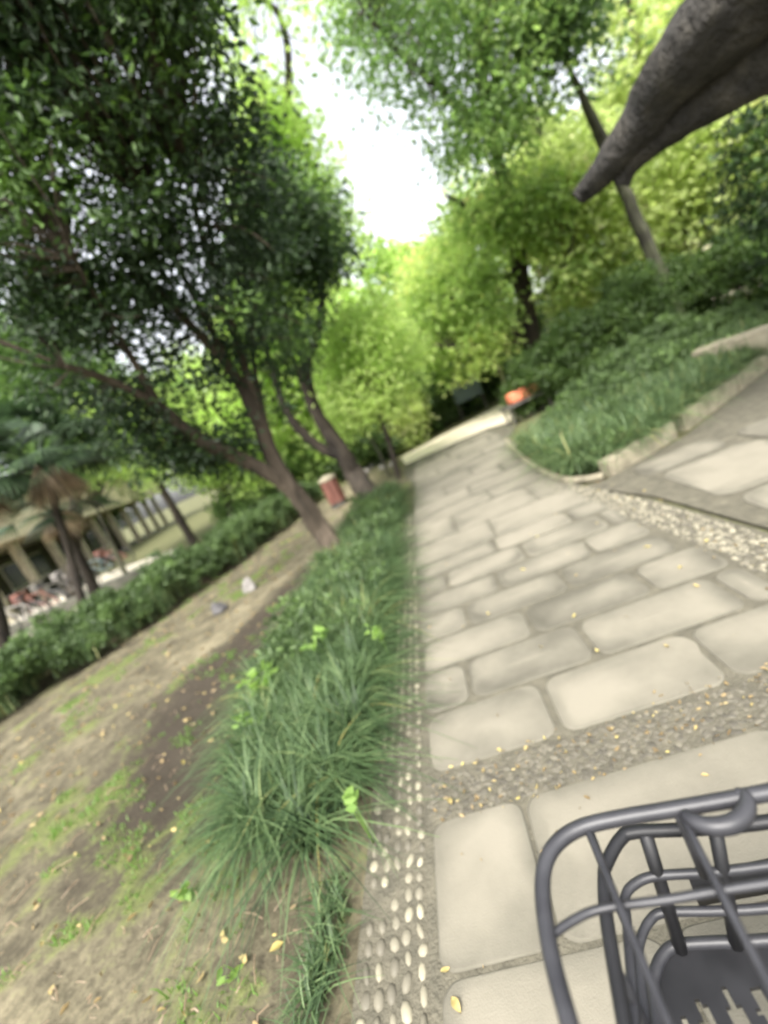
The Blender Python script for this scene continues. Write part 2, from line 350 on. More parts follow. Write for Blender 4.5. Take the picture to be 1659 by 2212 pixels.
# ------------------------------------------------------------------ paving
def sheet(name, poly, z, mat, th=.03, kind='structure'):
    n = len(poly); v = [(x, y, z) for x, y in poly]+[(x, y, z-th) for x, y in poly]
    fs = [tuple(range(n))]+[(i, i+n, (i+1) % n+n, (i+1) % n) for i in range(n)]
    return tag(mesh(name, v, fs, mat), kind=kind)
path_poly = [(-.54, -1.5), (1.3, -1.5), (1.36, 2.3), (1.25, 3.2), (.98, 4.1), (1.02, 6.0), (1.15, 7.6), (1.75, 9.3), (1.2, 10.0), (-.75, 10.0), (-.75, 8.6), (-.46, 6.7), (-.6, 5.2), (-.55, 3.5)]
sheet('path', path_poly, .014, 'mortar')
sl_v = MB(); tl = []
def slab(x0, y0, x1, y1, z, wear=.5, rc=.05):
    """a stone with worn, dirty rims: concentric rings, tint rising inward"""
    w, h = x1-x0, y1-y0; cx, cy = (x0+x1)/2, (y0+y1)/2
    rings = [(0, -.006, .25), (.004, -.001, .42), (.02, -.0005, .5), (.02+.05*wear, 0, .7), (.03+.11*wear, 0, .84)]
    base = len(sl_v.v); K = 28; jx, jy = random.random()*9, random.random()*9; tone = random.uniform(-.16, .02)+.22*noise.noise(Vector((cx*1.1, cy*1.1, 8))); ed = random.uniform(.0, .8)
    for ri, (ins, dz, tn) in enumerate(rings):
        a, bb = w/2-ins, h/2-ins
        if a < .01 or bb < .01: a = max(a, .01); bb = max(bb, .01)
        r = min(rc+ins*1.2, a*.95, bb*.95)
        for k in range(K):
            th = 2*math.pi*(k+.5)/K; q, rem = divmod(k, K//4)
            ang = math.pi/2*q+math.pi/2*rem/(K//4-1)
            ox = (a-r)*(1 if q in (0, 3) else -1); oy = (bb-r)*(1 if q in (0, 1) else -1)
            px, py = ox+r*math.cos(ang), oy+r*math.sin(ang)
            nz = noise.noise(Vector((px*9+jx, py*9+jy, ri*.3)))
            s = 1+nz*(.025 if ri < 2 else .2)
            sl_v.v.append((cx+px*s, cy+py*s, z+dz)); tl.append(tn+tone+nz*.12+ed*max(0, .9-tn)*.9*(1-tn)+(.0 if ri < 2 else .5*noise.noise(Vector(((cx+px)*3.1, (cy+py)*3.1, 4)))))
    for ri in range(len(rings)-1):
        for k in range(K):
            sl_v.f.append((base+ri*K+k, base+ri*K+(k+1) % K, base+(ri+1)*K+(k+1) % K, base+(ri+1)*K+k))
    sl_v.v.append((cx, cy, z+.001)); tl.append(.92+tone); c = len(sl_v.v)-1; L = base+(len(rings)-1)*K
    for k in range(K): sl_v.f.append((L+k, L+(k+1) % K, c))
pp = np.array(path_poly)
def row(y0, y1, cuts, wear, rc=.05, gap=.012, z=.02, clip=True):
    for a, bb in zip(cuts[:-1], cuts[1:]):
        bb2 = bb
        if clip:
            lim = 1.02 if y0 > 3.7 else (1.03 if y0 > 2.6 else 1.1)
            if a > lim-.12: continue
            bb2 = min(bb, lim)
        slab(a+gap/2, y0+gap/2, bb2-gap/2, y1-gap/2, z+random.uniform(-.001, .002), wear, rc)
row(-1.2, -.55, [-.52, .3, 1.3], .4); row(-.55, .1, [-.52, .0, .8, 1.3], .4); row(.1, .42, [-.52, .25, 1.2], .4)
row(.42, .8, [-.52, .05, .75, 1.35], .4); row(.8, 1.23, [-.52, -.19, .62, 1.35], .55)
ys = [1.42, 1.76, 2.08, 2.38, 2.68, 2.98, 3.29, 3.6]
offs = [[-.52, .02, .65, 1.2], [-.53, -.29, .3, .95, 1.3], [-.53, .1, .72, 1.25], [-.54, -.22, .4, 1.02, 1.2], [-.54, .04, .66, 1.2], [-.55, -.3, .3, .9, 1.2], [-.55, .14, .75, 1.1]]
for k in range(7): row(ys[k], ys[k+1], offs[k], [.75, .95, 1.0, 1.0, .85, .8, .6][k], .06, .024)
y = 3.6
k = 0
while y < 9.6:
    h = [.5, .62, .42, .55][k % 4]; st = [-.56, -.56][k % 2]
    cuts = [st] + [st+[.75, .45, .9][k % 3]+.8*i for i in range(4)]
    xr = 1.0 if y < 6.4 else 1.2
    for a, bb in zip(cuts[:-1], cuts[1:]):
        if a > xr-.15: continue
        slab(a+.005, y+.005, min(bb, xr)-.005, min(y+h, 9.7)-.005, .021, .35, .03)
    y += h; k += 1
# side paving to the right of the pebble border: broad irregular stones
for (a, c, e, g) in [(1.5, 1.2, 2.4, 2.1), (2.43, 1.3, 3.4, 2.3), (1.52, 2.13, 2.2, 2.75), (2.23, 2.33, 3.2, 3.2), (1.5, 2.79, 2.2, 3.55), (2.24, 3.23, 3.0, 3.85), (3.03, 3.23, 4.0, 4.2), (1.45, 3.6, 2.1, 3.95), (3.23, 2.33, 4.2, 3.2), (3.5, 1.3, 4.4, 2.3), (4.03, 3.23, 5, 4.6), (1.5, .3, 2.4, 1.17), (2.43, .3, 3.4, 1.27)]:
    slab(a, c, e, g, .021, .5, .12)
tag(mesh('paving', sl_v.v, sl_v.f, 'slab', None, False, tl, 'POINT'), kind='structure')
sheet('side_path', [(1.37, -1.5), (8, -1.5), (8, 7.2), (6.2, 7.0), (4.6, 5.95), (3.76, 5.4), (2.13, 4.25), (1.25, 3.93), (1.06, 4.0), (1.3, 3.2), (1.4, 2.3)], .012, 'mortar')
sheet('road', [(-.75, 10.02), (1.25, 10.02), (1.85, 9.25), (5.5, 11.3), (12, 15), (14, 20), (3.4, 14.2), (-.9, 11.6)], .022, 'concrete')
sheet('pavement', [(-8.5, 6.0), (-7.2, 10.5), (-9.5, 14), (-30, 24), (-40, 18), (-22, 6)], .01, 'pavement')

# pebbles set in rows along the left edge and in bands across and beside the slabs
def pebbles(name, items):
    nu, nv = 7, 4; tv = []
    for j in range(1, nv):
        ph = math.pi/2*(1-j/nv)
        for i in range(nu): tv.append((math.cos(2*math.pi*i/nu)*math.cos(math.pi/2-ph), math.sin(2*math.pi*i/nu)*math.cos(math.pi/2-ph), math.sin(math.pi/2-ph)))
    tv = []
    for j in range(nv):
        el = math.pi/2*j/nv
        for i in range(nu): tv.append((math.cos(2*math.pi*i/nu)*math.cos(el), math.sin(2*math.pi*i/nu)*math.cos(el), math.sin(el)))
    tv.append((0, 0, 1)); T = np.array(tv)
    fq = [(j*nu+i, j*nu+(i+1) % nu, (j+1)*nu+(i+1) % nu, (j+1)*nu+i) for j in range(nv-1) for i in range(nu)]+[((nv-1)*nu+i, (nv-1)*nu+(i+1) % nu, nv*nu) for i in range(nu)]
    mb = MB()
    for (x, y, z, a, bb, h, rot, tn) in items:
        v = T*np.array([a, bb, h]); c, s = math.cos(rot), math.sin(rot)
        v = np.stack([v[:, 0]*c-v[:, 1]*s+x, v[:, 0]*s+v[:, 1]*c+y, v[:, 2]+z], 1); mb.add(v, fq, tn)
    return tag(mb.build(name, 'pebble', None, True, True), kind='structure')
def edge_x(y): return -.545-.02*max(0, y-3)/2 + (.15*max(0, min(1, (y-5.3)/1.4)))
it = []
for c in range(5):
    y = -.3+random.random()*.03
    while y < 5.6:
        L = random.uniform(.04, .06); y += L*.5+.002
        if random.random() < (.05+.06*max(0, y-3)+(.25 if (1.5 < y < 1.75) or (.98 < y < 1.06) else 0)): y += L; continue
        lx = edge_x(y)-.02-c*.042+random.uniform(-.006, .006)
        if c >= 2+max(0, (4.2-y)) : y += L; continue
        it.append((lx, y, .006, random.uniform(.010, .0175), L*random.uniform(.38, .52), random.uniform(.008, .014), random.gauss(0, .15), random.uniform(.45, 1)*(.75 if random.random() < .3 else 1))); y += L*.5
pebbles('path_edging', it)
sheet('edging_bed', [(-.765, -1.5), (-.543, -1.5), (-.55, 3.4), (-.59, 5.6), (-.68, 5.6), (-.77, 3.2)], .008, 'mortar', .02)
it = []
for _ in range(900):
    x = random.uniform(-.53, 1.2); y = random.uniform(1.235, 1.41)
    it.append((x, y, .012, random.uniform(.007, .014), random.uniform(.009, .02), random.uniform(.002, .006), random.uniform(0, 3), random.uniform(.1, .55)))
for _ in range(2200):
    y = random.uniform(-.2, 4.4); xr = 1.33 if y < 2.3 else 1.33-.12*(y-2.3)-(.06*max(0, y-3.2)); xl = xr-.22
    x = random.uniform(xl, xr)
    it.append((x, y, .012, random.uniform(.008, .014), random.uniform(.012, .024), random.uniform(.006, .012), random.gauss(.2, .4), random.uniform(.25, .9)))
pebbles('pebble_band', it)

# kerb stones round the planting bed on the right
def stone_block(name, a, b, w, h, label, group=None, mat='stone', cat='kerb stone'):
    a = Vector(a); b = Vector(b); d = (b-a); L = d.length; rz = math.atan2(d.y, d.x)
    o = empty(name, ((a+b)/2).to_tuple(), label, cat, group) if False else None
    mb = MB(); nseg = max(2, int(L/.12)); d.normalize(); nrm = Vector((-d.y, d.x, 0))
    c = (a+b)/2; vs = []; fs = []
    for i in range(nseg+1):
        p = a+(b-a)*i/nseg
        for (u, zz) in ((-w/2, 0), (-w/2, h), (w/2, h), (w/2, 0)):
            q = p+nrm*u+Vector((0, 0, zz)); q += Vector(noise.noise_vector(q*7))*.006; vs.append(q-c)
    for i in range(nseg):
        for k in range(4): fs.append((i*4+k, (i+1)*4+k, (i+1)*4+(k+1) % 4, i*4+(k+1) % 4))
    fs += [(0, 1, 2, 3), (nseg*4+3, nseg*4+2, nseg*4+1, nseg*4)]
    o = mesh(name, vs, fs, mat); o.location = c; bevel(o, .012, 2)
    return tag(o, label, cat, group)
kp = [(1.30, 4.02), (2.08, 4.40), (2.20, 4.47), (3.05, 5.02), (3.08, 5.04), (3.95, 5.62), (3.98, 5.64), (4.9, 6.25)]
kl = ['worn tan kerb stone at the front corner of the right planting bed', 'second kerb stone of the right bed, past the gap', 'third kerb stone of the right bed, half under leaves', 'kerb stone of the right bed at the edge of the photo']
for i in range(4):
    stone_block('kerb_stone', (*kp[2*i], -.02), (*kp[2*i+1], -.02), .13, .17, kl[i], 'kerb stones round the right planting bed')
tip = [(1.26, 4.0), (1.06, 4.22), (.99, 4.7), (.99, 5.6), (1.06, 6.8), (1.14, 7.6)]
mb = MB(); a, bb = smooth_pts([(x, y, .025) for x, y in tip], [.035]*6, 8); mb.tube(a, bb, 8, .2)
tag(mb.build('bed_edging', 'stone', None, True), 'low rounded stone edging curving round the tip of the right bed', 'edging')
p1 = gr(1500, 752, .42); p2 = gr(1760, 668, .42)
stone_block('stone_ledge', (p1.x, p1.y, -.02), (p2.x, p2.y, -.02), .3, .42, 'long low stone ledge behind the right planting bed', cat='ledge')

# ------------------------------------------------------------------ strap-leaved grass along the path
def blades(name, roots, length, lean, width, mat, seg=4, tint=None):
    n = len(roots); R = np.asarray(roots, float); ang = rng.uniform(0, 2*math.pi, n)
    L = length*rng.uniform(.65, 1.2, n); ln = lean*rng.uniform(.3, 1.5, n)
    dx, dy = np.cos(ang), np.sin(ang); w = width*rng.uniform(.7, 1.3, n)
    V = np.zeros((n, (seg+1)*2, 3)); 
    for s in range(seg+1):
        u = s/seg; r = L*ln*u*u; h = L*(u-.62*ln*u**2.4)
        tw = w*(1-u**2)*.5+.0003
        c = R+np.stack([dx*r, dy*r, h], 1); side = np.stack([-dy*tw, dx*tw, 0*tw], 1)
        V[:, 2*s] = c-side; V[:, 2*s+1] = c+side
    idx = np.arange(n)[:, None]*(seg+1)*2
    f = np.concatenate([idx+np.array([2*s, 2*s+1, 2*s+3, 2*s+2]) for s in range(seg)])
    t = np.clip(rng.beta(2.2, 2.6, n) if tint is None else tint, 0, 1)
    return mesh(name, V.reshape(-1, 3), f, mat, None, True, np.tile(t, seg))
strip = [(-.84, 1.4), (-.98, 1.26), (-1.28, 1.36), (-1.5, 1.85), (-1.66, 2.6), (-1.6, 3.4), (-1.55, 4.4), (-1.5, 6.2), (-1.3, 7.3), (-.72, 7.0), (-.78, 5.0), (-.8, 3.2), (-.8, 2.0)]
tufts = []
while len(tufts) < 620:
    x, y = random.uniform(-1.9, -.6), random.uniform(1.2, 7.4)
    if inpoly(x, y, strip): tufts.append((x, y))

rt = []; tt = []
for (x, y) in tufts:
    k = 50 if y < 4 else 34; b0 = .5+.5*noise.noise(Vector((x*2.5, y*2.5, 9)))+random.gauss(0, .12)
    for _ in range(k): rt.append((x+random.gauss(0, .018), y+random.gauss(0, .018), 0)); tt.append(b0+random.gauss(0, .13))
g = blades('grass', rt, .36, 1.1, .0088, 'grass', 6, np.array(tt)); tag(g, 'dark green strap-leaved grass clump along the left edge of the slab path', 'grass', kind='stuff')
rt = []
for _ in range(14):
    x, y = random.uniform(-.9, -.82), random.uniform(.5, 1.15)
    for _k in range(30): rt.append((x+random.gauss(0, .018), y+random.gauss(0, .03), 0))
tag(blades('edge_grass', rt, .14, .9, .005, 'grass', 4), 'short dark grass fringe beside the pebble edging at the bottom of the photo', 'grass', kind='stuff')
ls = [(-.86, 2.6), (-1.5, 2.3), (-1.66, 2.9), (-1.6, 3.6), (-1.55, 5), (-1.45, 6.5), (-1.2, 7.3), (-.8, 7.0), (-.82, 5)]
LATER = ls
# short grass and sprouts on the earth
rt = []
while len(rt) < 9000:
    x, y = random.uniform(-4.6, -.9), random.uniform(.5, 7.5)
    v = .38+.32*fbm(x, y, 1.1, 3)+.42*fbm(x, y, 4.5, 7, 5)
    if bandd(np.array([x]), np.array([y]), [(-3.6, 2.2), (-3.1, 3.6), (-2.3, 5.0), (-1.95, 7.0)])[0] < .35: continue
    if v > .55: rt.append((x, y, 0))
tag(blades('short_grass', rt, .045, .6, .006, 'weed', 2, rng.uniform(0, .35, len(rt))), 'thin short grass sprouting from mossy earth', 'grass', kind='stuff')

# fallen leaves, twigs and crumbs on the earth
n = 1700
px = rng.uniform(-5, -.85, n); py = rng.uniform(.4, 8.5, n)
c = np.stack([px, py, np.array([.03+.035*fbm(a, b_, 1.1, 3)+.014*fbm(a, b_, 4.5, 7, 5) for a, b_ in zip(px, py)])-.02], 1)
d = rng.normal(size=(n, 3)); d[:, 2] *= .15
o = leaves('leaf_litter', c, d, rng.uniform(.015, .05, n), .5, 'dry_leaf', None, rng.beta(1.6, 2, n)); tag(o, 'dry yellow and brown leaves scattered over bare earth', 'leaf litter', kind='stuff')
n = 420
px = rng.uniform(-.5, 1.3, n); py = np.where(rng.random(n) < .6, rng.uniform(1.2, 1.45, n), rng.uniform(-.2, 4, n)); px = np.where((rng.random(n) < .6) & (py > 1.45), rng.uniform(1.05, 1.3, n), px)
c = np.stack([px, py, np.full(n, .03)], 1); d = rng.normal(size=(n, 3)); d[:, 2] *= .15
tag(leaves('leaf_crumbs', c, d, rng.uniform(.008, .024, n), .45, 'dry_leaf', None, rng.beta(1.6, 2, n)), 'small dry leaf crumbs in the pebble bands of the path', 'leaf litter', kind='stuff')
FL = ['yellow fallen leaf on the big slab just below the pebble band, left part', 'yellow leaf on the pale slab right above the pebble band', 'yellow leaf left of the one above the pebble band', 'yellow leaf in the joint nearest the right edge of the photo', 'yellow leaf at the middle of the path, fifth slab row',
      'yellow leaf just left of the joint near the right edge', 'larger yellow leaf at the bottom edge of the photo beside the pebble edging', 'yellow leaf above the bottom one, beside the pebble edging', 'yellow leaf low in the left half of the rounded slabs', 'yellow leaf highest up on the path', 'yellow leaf in the middle of the widest rounded slab', 'yellow leaf lying within the pebble band']
for k, (qx, qy) in enumerate([(972, 1730), (1440, 1395), (1290, 1405), (1505, 1265), (1130, 1230), (1470, 1225), (985, 2170), (962, 2095), (1055, 1325), (1400, 1180), (1240, 1330), (1078, 1620)]):
    p = gr(qx, qy, .026); mb = MB(); a = random.uniform(0, 6.28); L = random.uniform(.022, .034)*(1.3 if k in (0, 6) else 1)
    pts = []
    for i in range(9):
        u = i/8; pts.append((u-.5, .24*math.sin(math.pi*u)**.8, .12*math.sin(u*5+k)))
    vs = []; fs = []
    for (u, w, z) in pts: vs += [(u, -w, z+.08), (u, 0, z), (u, w, z+.08)]
    for i in range(8): fs += [(3*i, 3*i+1, 3*i+4, 3*i+3), (3*i+1, 3*i+2, 3*i+5, 3*i+4)]
    vs = [(L*(v[0]*math.cos(a)-v[1]*math.sin(a)), L*(v[0]*math.sin(a)+v[1]*math.cos(a)), L*v[2]) for v in vs]
    o = mesh('fallen_leaf', vs, fs, 'dry_leaf', None, True, [.75+.25*random.random()]*len(fs)); o.location = p
    tag(o, FL[k], 'leaf', 'yellow leaves on the slab path')

mb = MB()
for _ in range(520):
    x, y = random.uniform(-4.2, -.9), random.uniform(.5, 6) if random.random() < .5 else random.uniform(.5, 2.2); a = random.gauss(1.9, .7); L = random.uniform(.02, .11)
    z = .012+max(-.01, .035*fbm(x, y, 1.1, 3)); d_ = Vector((math.cos(a), math.sin(a), 0))*L
    p = Vector((x, y, z)); mb.tube([p, p+d_*.5+Vector((random.gauss(0, .006), random.gauss(0, .006), .008)), p+d_], random.uniform(.0008, .0028), 4)
tag(mb.build('twig_litter', 'frond', None, False, True), 'thin dry twigs and straw scattered over the bare earth', 'twigs', kind='stuff')
# leafy weeds that stand out of the grass
def weed(px, py, z, n, size, label, spread=.09):
    p = gr(px, py, z); base = (p.x, p.y, 0)
    e = empty('leafy_weed', base, label, 'weed', 'leafy weeds in the grass strip')
    st = MB(); cs = []; ds = []
    for k in range(n):
        a = random.uniform(0, 6.28); r = random.uniform(.2, 1)*spread; top = Vector((p.x+math.cos(a)*r, p.y+math.sin(a)*r, z+random.uniform(-.04, .04)))
        limb(st, [base, (Vector(base)+top)/2+Vector((0, 0, z*.15)), top], [.003, .002, .001], 5, 0, 3)
        for s in range(3): cs.append(top+Vector((random.gauss(0, .02), random.gauss(0, .02), -.02*s))); ds.append((math.cos(a)+random.gauss(0, .5), math.sin(a)+random.gauss(0, .5), random.uniform(-.3, .4)))
    st.build('stem', 'weed', e, True, True)
    for k in range(len(cs)):
        leaves('leaf', np.array([tuple(cs[k])]), np.array([ds[k]]), np.array([random.uniform(.7, 1.2)*size]), .55, 'weed', e, np.array([random.uniform(.3, 1)]))
weed(560, 1455, .25, 8, .075, 'bright green leafy weed on the upper left side of the grass clump')
weed(535, 1545, .2, 5, .06, 'small bright weed just below the larger one on the left of the grass clump', .07)
weed(752, 1725, .22, 2, .06, 'single bright green sprout standing in the grass near the pebble edging', .03)
weed(395, 1925, .06, 3, .06, 'pale green weed on the earth at the lower left foot of the grass', .05)
weed(815, 1365, .22, 5, .06, 'yellow-green weed in the grass beside the slab edge', .08)
weed(690, 1370, .3, 5, .07, 'light green weed at the middle of the grass strip', .1)
weed(500, 2080, .05, 3, .04, 'tiny weed on bare earth near the bottom of the photo', .05)

# rocks
def rock(px, py, s, mat, label):
    import bmesh
    p = gr(px, py, 0); bm = bmesh.new(); bmesh.ops.create_icosphere(bm, subdivisions=3, radius=1)
    sd_ = random.random()*50
    for v in bm.verts:
        n = noise.noise(v.co*1.1+Vector((sd_, 0, 0)))*.5+noise.noise(v.co*3+Vector((sd_, 3, 0)))*.15
        q = v.co*(1+n); v.co = Vector((q.x*s[0], q.y*s[1], max(q.z, -.35)*s[2]+s[2]*.2))
    me = bpy.data.meshes.new('rock'); bm.to_mesh(me); bm.free(); me.materials.append(M[mat])
    o = link(bpy.data.objects.new('rock', me)); o.location = p; tag(o, label, 'rock')
rock(475, 1318, (.085, .07, .085), 'rock_dark', 'dark grey rock on bare earth, the left one of two')
rock(541, 1275, (.085, .07, .125), 'rock', 'pale grey upright rock on bare earth, the right one of two')

# ------------------------------------------------------------------ low plants: beds and hedges
def inbed(poly, n, margin=0):
    xs = [p[0] for p in poly]; ys = [p[1] for p in poly]; out = []
    while len(out) < n:
        x = random.uniform(min(xs), max(xs)); y = random.uniform(min(ys), max(ys))
        if inpoly(x, y, poly): out.append((x, y))
    return out
def bed(name, poly, n, h, per, size, mat, label, cat, hfun=None, ratio=.4, core=True):
    pts = inbed(poly, n); cc = []
    for x, y in pts:
        hh = h*(.75+.7*noise.noise(Vector((x*1.7, y*1.7, 2)))+.25*noise.noise(Vector((x*5, y*5, 4)))+.15*random.random()) * (hfun(x, y) if hfun else 1)
        cc.append((x, y, max(.04, hh*random.uniform(.25, 1)**.6)))
    c, d, s, t = cluster_leaves(cc, per, .085, size, -.4)
    c[:, 2] = np.maximum(c[:, 2], .02)
    return tag(leaves(name, c, d, s, ratio, mat, None, t), label, cat, kind='stuff')
rb = [(1.16, 4.3), (1.35, 4.16), (2.1, 4.5), (3.7, 5.6), (5.2, 6.6), (5.4, 8.1), (3.9, 8.3), (2.7, 7.5), (1.75, 6.6), (1.2, 5.9), (1.08, 5.0)]
bed('ground_cover', rb, 2600, .52, 26, .085, 'l_shrub', 'low dark green foliage filling the stone-edged bed on the right', 'ground cover', ratio=.3, hfun=lambda x, y: .45+.75*min(1, max(0, ((y-4.2)-.55*(x-1.2))/1.6))*min(1, max(.25, (x-1.0)/1.6)))
pts = inbed([(1.1, 4.4), (1.3, 4.1), (2.1, 4.45), (5.0, 6.5), (5.2, 7.2), (2.6, 5.9), (1.9, 5.6), (1.1, 6.5)], 620); rt = []
for x, y in pts:
    for _ in range(22): rt.append((x+random.gauss(0, .04), y+random.gauss(0, .04), .05))
tag(blades('bed_grass', rt, .46, 1.0, .012, 'grass', 4, rng.beta(3, 2.2, len(rt))), 'arching strap leaves among the foliage of the right bed', 'grass', kind='stuff')
bed('leafy_border', LATER, 330, .32, 18, .055, 'l_shrub', 'loose leafy plants among the far half of the grass strip', 'ground cover', ratio=.45)
lb = [(-6.6, 2.6), (-5.35, 4.2), (-4.5, 5.35), (-3.75, 7.0), (-3.2, 8.9), (-2.9, 10.6), (-4.4, 10.8), (-5.2, 8.4), (-6.4, 6.4), (-8.3, 4.2)]
bed('low_foliage', lb, 3000, .6, 26, .075, 'l_shrub', 'bank of low green plants beyond the bare earth on the left', 'ground cover', ratio=.4)
pts = inbed(lb, 420); rt = []
for x, y in pts:
    for _ in range(16): rt.append((x+random.gauss(0, .04), y+random.gauss(0, .04), .05))
tag(blades('tall_grass', rt, .55, .7, .01, 'grass', 4, rng.beta(3, 2, len(rt))), 'long green blades among the low plants on the left', 'grass', kind='stuff')

def shrub(name, cx, cy, rx, ry, h, n, per, size, mat, label, cat='shrub', group=None, z0=0., rough=.35, seed=0):
    e = empty(name, (cx, cy, 0), label, cat, group); cc = []
    while len(cc) < n:
        v = Vector(rng.normal(size=3)).normalized()*random.uniform(.55, 1)**.5
        k = 1+rough*noise.noise(v*1.6+Vector((cx+seed, cy, 0)))*2
        z = h*.5+v.z*h*.5*k
        if z < .05: continue
        cc.append((cx+v.x*rx*k, cy+v.y*ry*k, z))
    cc = np.array(cc); st = MB()
    for a in range(5):
        q = cc[rng.integers(len(cc))]; limb(st, [(cx+random.gauss(0, .08), cy+random.gauss(0, .08), 0), ((cx+q[0])/2, (cy+q[1])/2, q[2]*.6), q], [.03, .02, .008], 6, .1, 3)
    st.build('stem', 'bark_dark', e, True)
    c, d, s, t = cluster_leaves(cc, per, .16*max(1, size/.08), size, .1)
    leaves('foliage', c, d, s, .5, mat, e, t); return e
HG = 'clipped shrubs of the dark hedge on the right'
hl = ['low dark shrub at the left end of the hedge behind the right bed', 'rounded dark shrub second along the hedge behind the right bed', 'dense dark shrub in the middle of the hedge behind the right bed',
      'tall dark shrub beside the slender trunk behind the right bed', 'tall dark shrub right of the slender trunk', 'darkest tall shrub at the right edge of the photo']
for k, (x, y, rx, h) in enumerate([(2.5, 9.6, .75, 1.05), (3.3, 9.5, .85, 1.35), (4.2, 9.3, .9, 1.6), (5.2, 10.1, .9, 1.6), (6.2, 9.6, .9, 1.7), (7.4, 8.8, 1.0, 2.3)]):
    shrub('hedge_shrub', x, y, rx, .75, h, 420, 34, .075, 'l_hedge', hl[k], 'shrub', HG, seed=k*3)

# ------------------------------------------------------------------ trees
def make_tree(name, label, stems, crowns, barkm, cat='tree', group=None, ntw=60, extra=None, tj=.3):
    base = Vector(stems[0][0][0]); base.z = 0
    e = empty(name, base, label, cat, group); mb = MB(); S = []
    for pts, rads in stems:
        limb(mb, pts, rads, 14, tj, 10); S += smooth_pts(pts, rads, 5)[0][2:]
    for (cc, per, rad, size, ratio, mat, droop, ct) in crowns:
        if ntw: twigs(mb, cc, S, ntw)
    mb.build('trunk', barkm, e, True)
    for (cc, per, rad, size, ratio, mat, droop, ct) in crowns:
        if ct == 'patch': ct = np.clip(np.array([.42+.8*noise.noise(Vector(c)*.9) for c in cc])+rng.normal(0, .12, len(cc)), 0, 1)
        c, d, s, t = cluster_leaves(cc, per, rad, size, droop, ctint=ct)
        leaves('crown', c, d, s, ratio, mat, e, t)
    return e
def A(*l): return [at(*p) for p in l]
# leaning many-stemmed tree on the left, its dark leaf roof hanging over the camera
b1 = gr(745, 1212); b1.z = -.05
fork = (642, 1072, 5.25)
stemsA = [([b1, at(700, 1150, 5.35), at(*fork), at(588, 985, 5.2), at(556, 900, 5.15), at(495, 795, 5.1), at(405, 695, 5.0), at(300, 590, 4.8)], [.155, .12, .105, .085, .075, .055, .04, .02]),
          (A(fork, (600, 1035, 5.2), (520, 990, 5.1), (430, 950, 4.95), (345, 880, 4.85), (250, 828, 4.7), (140, 790, 4.5)), [.09, .085, .075, .066, .052, .036, .02]),
          (A((556, 900, 5.15), (530, 800, 5.2), (492, 680, 5.1), (440, 520, 4.9), (400, 380, 4.7)), [.06, .05, .04, .028, .014]),
          (A((495, 795, 5.1), (450, 700, 5.0), (380, 560, 4.9), (330, 420, 4.7)), [.045, .035, .026, .012]),
          (A((345, 880, 4.85), (300, 800, 4.8), (240, 700, 4.6), (160, 560, 4.4)), [.04, .032, .025, .012]),
          (A((588, 985, 5.2), (560, 860, 5.4), (545, 740, 5.5), (560, 600, 5.5)), [.045, .036, .026, .012])]
polyA = [(-150, -200), (380, -200), (470, 100), (560, 330), (620, 430), (600, 600), (560, 700), (470, 640), (400, 660), (330, 700), (230, 740), (80, 720), (-150, 740)]
ccA = crown_pts(polyA, 4.3, 5.5, 680, 2.0, .97, .07)
ccA2 = crown_pts([(60, 760), (240, 830), (420, 940), (330, 960), (200, 900), (60, 850)], 4.6, 5.6, 38, 2, .9, .08)
ccA3 = crown_pts([(260, 900), (420, 950), (560, 960), (520, 1000), (400, 1010), (280, 985)], 4.8, 5.4, 60, 1.8, .9, .05)
ccA4 = crown_pts([(100, 700), (400, 640), (560, 680), (700, 700), (640, 860), (560, 960), (430, 900), (260, 840)], 4.8, 6.0, 95, 2.4, .9, .15)
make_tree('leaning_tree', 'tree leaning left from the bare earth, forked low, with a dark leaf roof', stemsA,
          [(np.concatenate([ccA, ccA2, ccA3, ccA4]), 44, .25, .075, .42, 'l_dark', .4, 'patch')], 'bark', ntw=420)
b2 = gr(812, 1092); b2.z = -.05
stemsB = [([b2, at(772, 1032, 8.1), at(738, 978, 8.05), at(692, 905, 8.0), at(668, 850, 8.0), at(664, 780, 8.0), at(690, 700, 8.0), at(700, 600, 7.9)], [.2, .17, .15, .11, .095, .08, .06, .03]),
          (A((738, 985, 8.05), (695, 968, 8.0), (648, 930, 7.9), (612, 872, 7.8), (585, 790, 7.7), (560, 700, 7.6)), [.1, .085, .075, .06, .045, .02]),
          (A((692, 905, 8.0), (655, 830, 7.9), (625, 750, 7.8), (610, 640, 7.7), (600, 520, 7.5)), [.075, .06, .045, .032, .015])]
ccB = crown_pts([(560, 330), (640, 430), (725, 450), (740, 540), (720, 620), (690, 700), (610, 730), (540, 700), (500, 560)], 7.0, 8.5, 330, 1.4, .9, .04)
make_tree('forked_tree', 'dark forked tree leaning left at the far end of the grass strip', stemsB, [(ccB, 38, .34, .1, .45, 'l_dark', .4, 'patch')], 'bark_dark', ntw=90)
